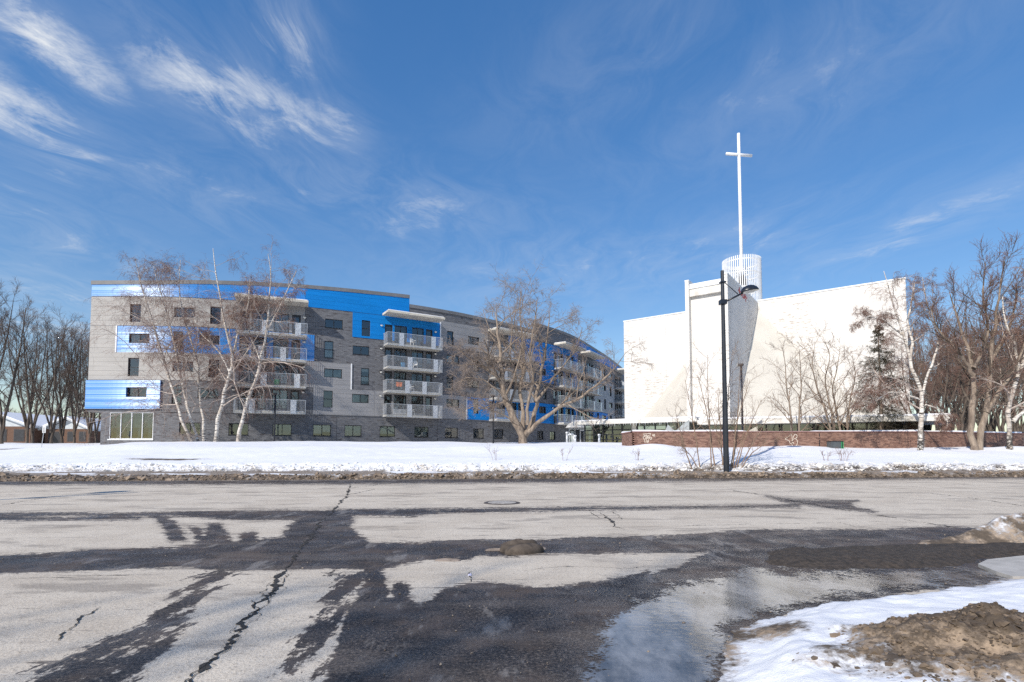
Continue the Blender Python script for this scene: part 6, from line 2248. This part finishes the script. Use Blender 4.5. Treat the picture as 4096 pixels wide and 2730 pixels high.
# ---- spruce behind the wall
def spruce(px_, Y_, zt, label, seed):
    rg = np.random.default_rng(seed)
    x = (px_ - 2048) / FPX * Y_
    z0 = gz(x, Y_)
    h = zt - z0
    root = tag(empty("spruce_tree", (x, Y_, z0)), label, "tree")
    tp = np.stack([np.zeros(10), np.zeros(10), np.linspace(-0.2, h, 10)], -1)[None]
    link("trunk", tube_mesh("trunk", [(tp, np.linspace(0.16, 0.015, 10)[None], 8)], M["bark_tan"]), root)
    n = 260
    t = np.sort(rg.uniform(0.10, 0.985, n))
    L = (1 - t) ** 0.85 * 0.33 * h * rg.uniform(0.55, 1.12, n) + 0.12
    a = rg.uniform(0, 2 * np.pi, n)
    u_ = np.linspace(0, 1, 6)
    P = np.zeros((n, 6, 3))
    P[:, :, 0] = np.cos(a)[:, None] * L[:, None] * u_
    P[:, :, 1] = np.sin(a)[:, None] * L[:, None] * u_
    P[:, :, 2] = (t * h)[:, None] - L[:, None] * (0.42 * u_ - 0.22 * u_ ** 3)
    Rr = np.maximum(0.022 * (1 - 0.8 * u_)[None] * (L / L.max())[:, None], 0.005)
    link("branches", tube_mesh("branches", [(P, Rr, 4)], M["bark_dark"]), root)
    Q, QR = grow(P, Rr, rg, 11, 0.15, 1.0, 48, 12, 0.42, 0.5, 4, -0.05, 0.25, 0.12, 0.8, 0.005, 0.12)
    N2, NR = grow(Q, QR, rg, 9, 0.05, 1.0, 50, 14, 0.4, 0.2, 3, 0.0, 0.0, 0.05, 1.0, 0.0075, 0.07, 0.15)
    cr = link("crown", tube_mesh("crown", [(Q, QR, 3), (N2, NR, 3)], M["needle"]), root)
    cr["kind"] = "stuff"


spruce(3528, 38.6, at_depth(3528, 1295, 38.6).z, "sparse brownish spruce before the right end of the church", 71)

# ---- wood at the far right and far behind
G_R = "bare trees of the wood behind the wall"
RED_M = [M["bark_dark"], M["twig_red"], M["twig_red"]]
wp = [tree_object("bare_tree", "x", "tree", upright(12.0, 51, 5, 0.26, 0.16), [dict(UP_L[0], n=9), dict(UP_L[1], n=7), dict(UP_L[2], n=6)], [M["bark_dark"], M["bark_dark"], M["twig_red"]], 311, G_R),
      tree_object("bare_tree", "x", "tree", upright(11.0, 57, 6, 0.30, 0.14), [dict(UP_L[0], n=9), dict(UP_L[1], n=7), dict(UP_L[2], n=6)], [M["bark_dark"], M["bark_tan"], M["twig_dark"]], 312, G_R)]
wf = [True, True]
wood = [(3665, 44, 0, 0.60), (3710, 52, 1, 0.9), (3755, 47, 0, 0.75), (3800, 56, 1, 1.0), (3840, 48, 0, 0.80), (3880, 60, 1, 1.1), (3925, 50, 0, 0.72), (3965, 62, 1, 1.0), (4005, 48, 1, 0.80), (4045, 58, 0, 1.0),
        (4085, 50, 1, 0.85), (4130, 56, 0, 1.0), (4190, 52, 1, 0.95), (3690, 64, 0, 1.15), (3780, 70, 1, 1.25), (3860, 74, 0, 1.2), (3950, 76, 1, 1.3), (4060, 74, 0, 1.25), (4260, 58, 0, 1.1)]
words = ["nearest", "second", "third", "fourth", "fifth", "sixth", "seventh", "eighth", "ninth", "tenth", "eleventh", "twelfth", "thirteenth"]
for i, (px_, Y_, k, sc) in enumerate(wood):
    x = (px_ - 2048) / FPX * Y_
    lc = (x, Y_, gz(x, Y_))
    lb = ("bare tree of the wood, %s from the church corner" % words[i]) if i < 13 else ["taller reddish tree deep in the wood right of the church", "tall far tree behind the birch with twisted limbs", "tall far tree behind the two tan trunks, left side",
         "tall far tree behind the two tan trunks, right side", "tall far tree behind the birch at the right edge", "tree of the wood beyond the right edge"][i - 13]
    if wf[k]:
        o = wp[k]
        o.location, o.rotation_euler, o.scale = lc, (0, 0, 0.4), (sc, sc, sc)
        o["label"] = lb
        wf[k] = False
    else:
        copy_tree(wp[k], lc, px_ * 0.61, sc, lb)
far = [(-100, 120), (40, 125), (140, 130), (225, 118), (300, 128), (340, 122), (392, 130)]
fw = ["leftmost distant tree behind the bungalows", "distant tree behind the left bungalow roof", "distant tree above the bungalow ridge", "distant tree behind the smaller bungalow", "distant tree right of the bungalows", "distant tree near the block's left corner", "distant tree under the block's overhang"]
for (px_, Y_), lb in zip(far, fw):
    x = (px_ - 2048) / FPX * Y_
    copy_tree(wp[0], (x, Y_, 2.0), px_ * 0.7, 1.05, lb, "distant trees behind the bungalows")
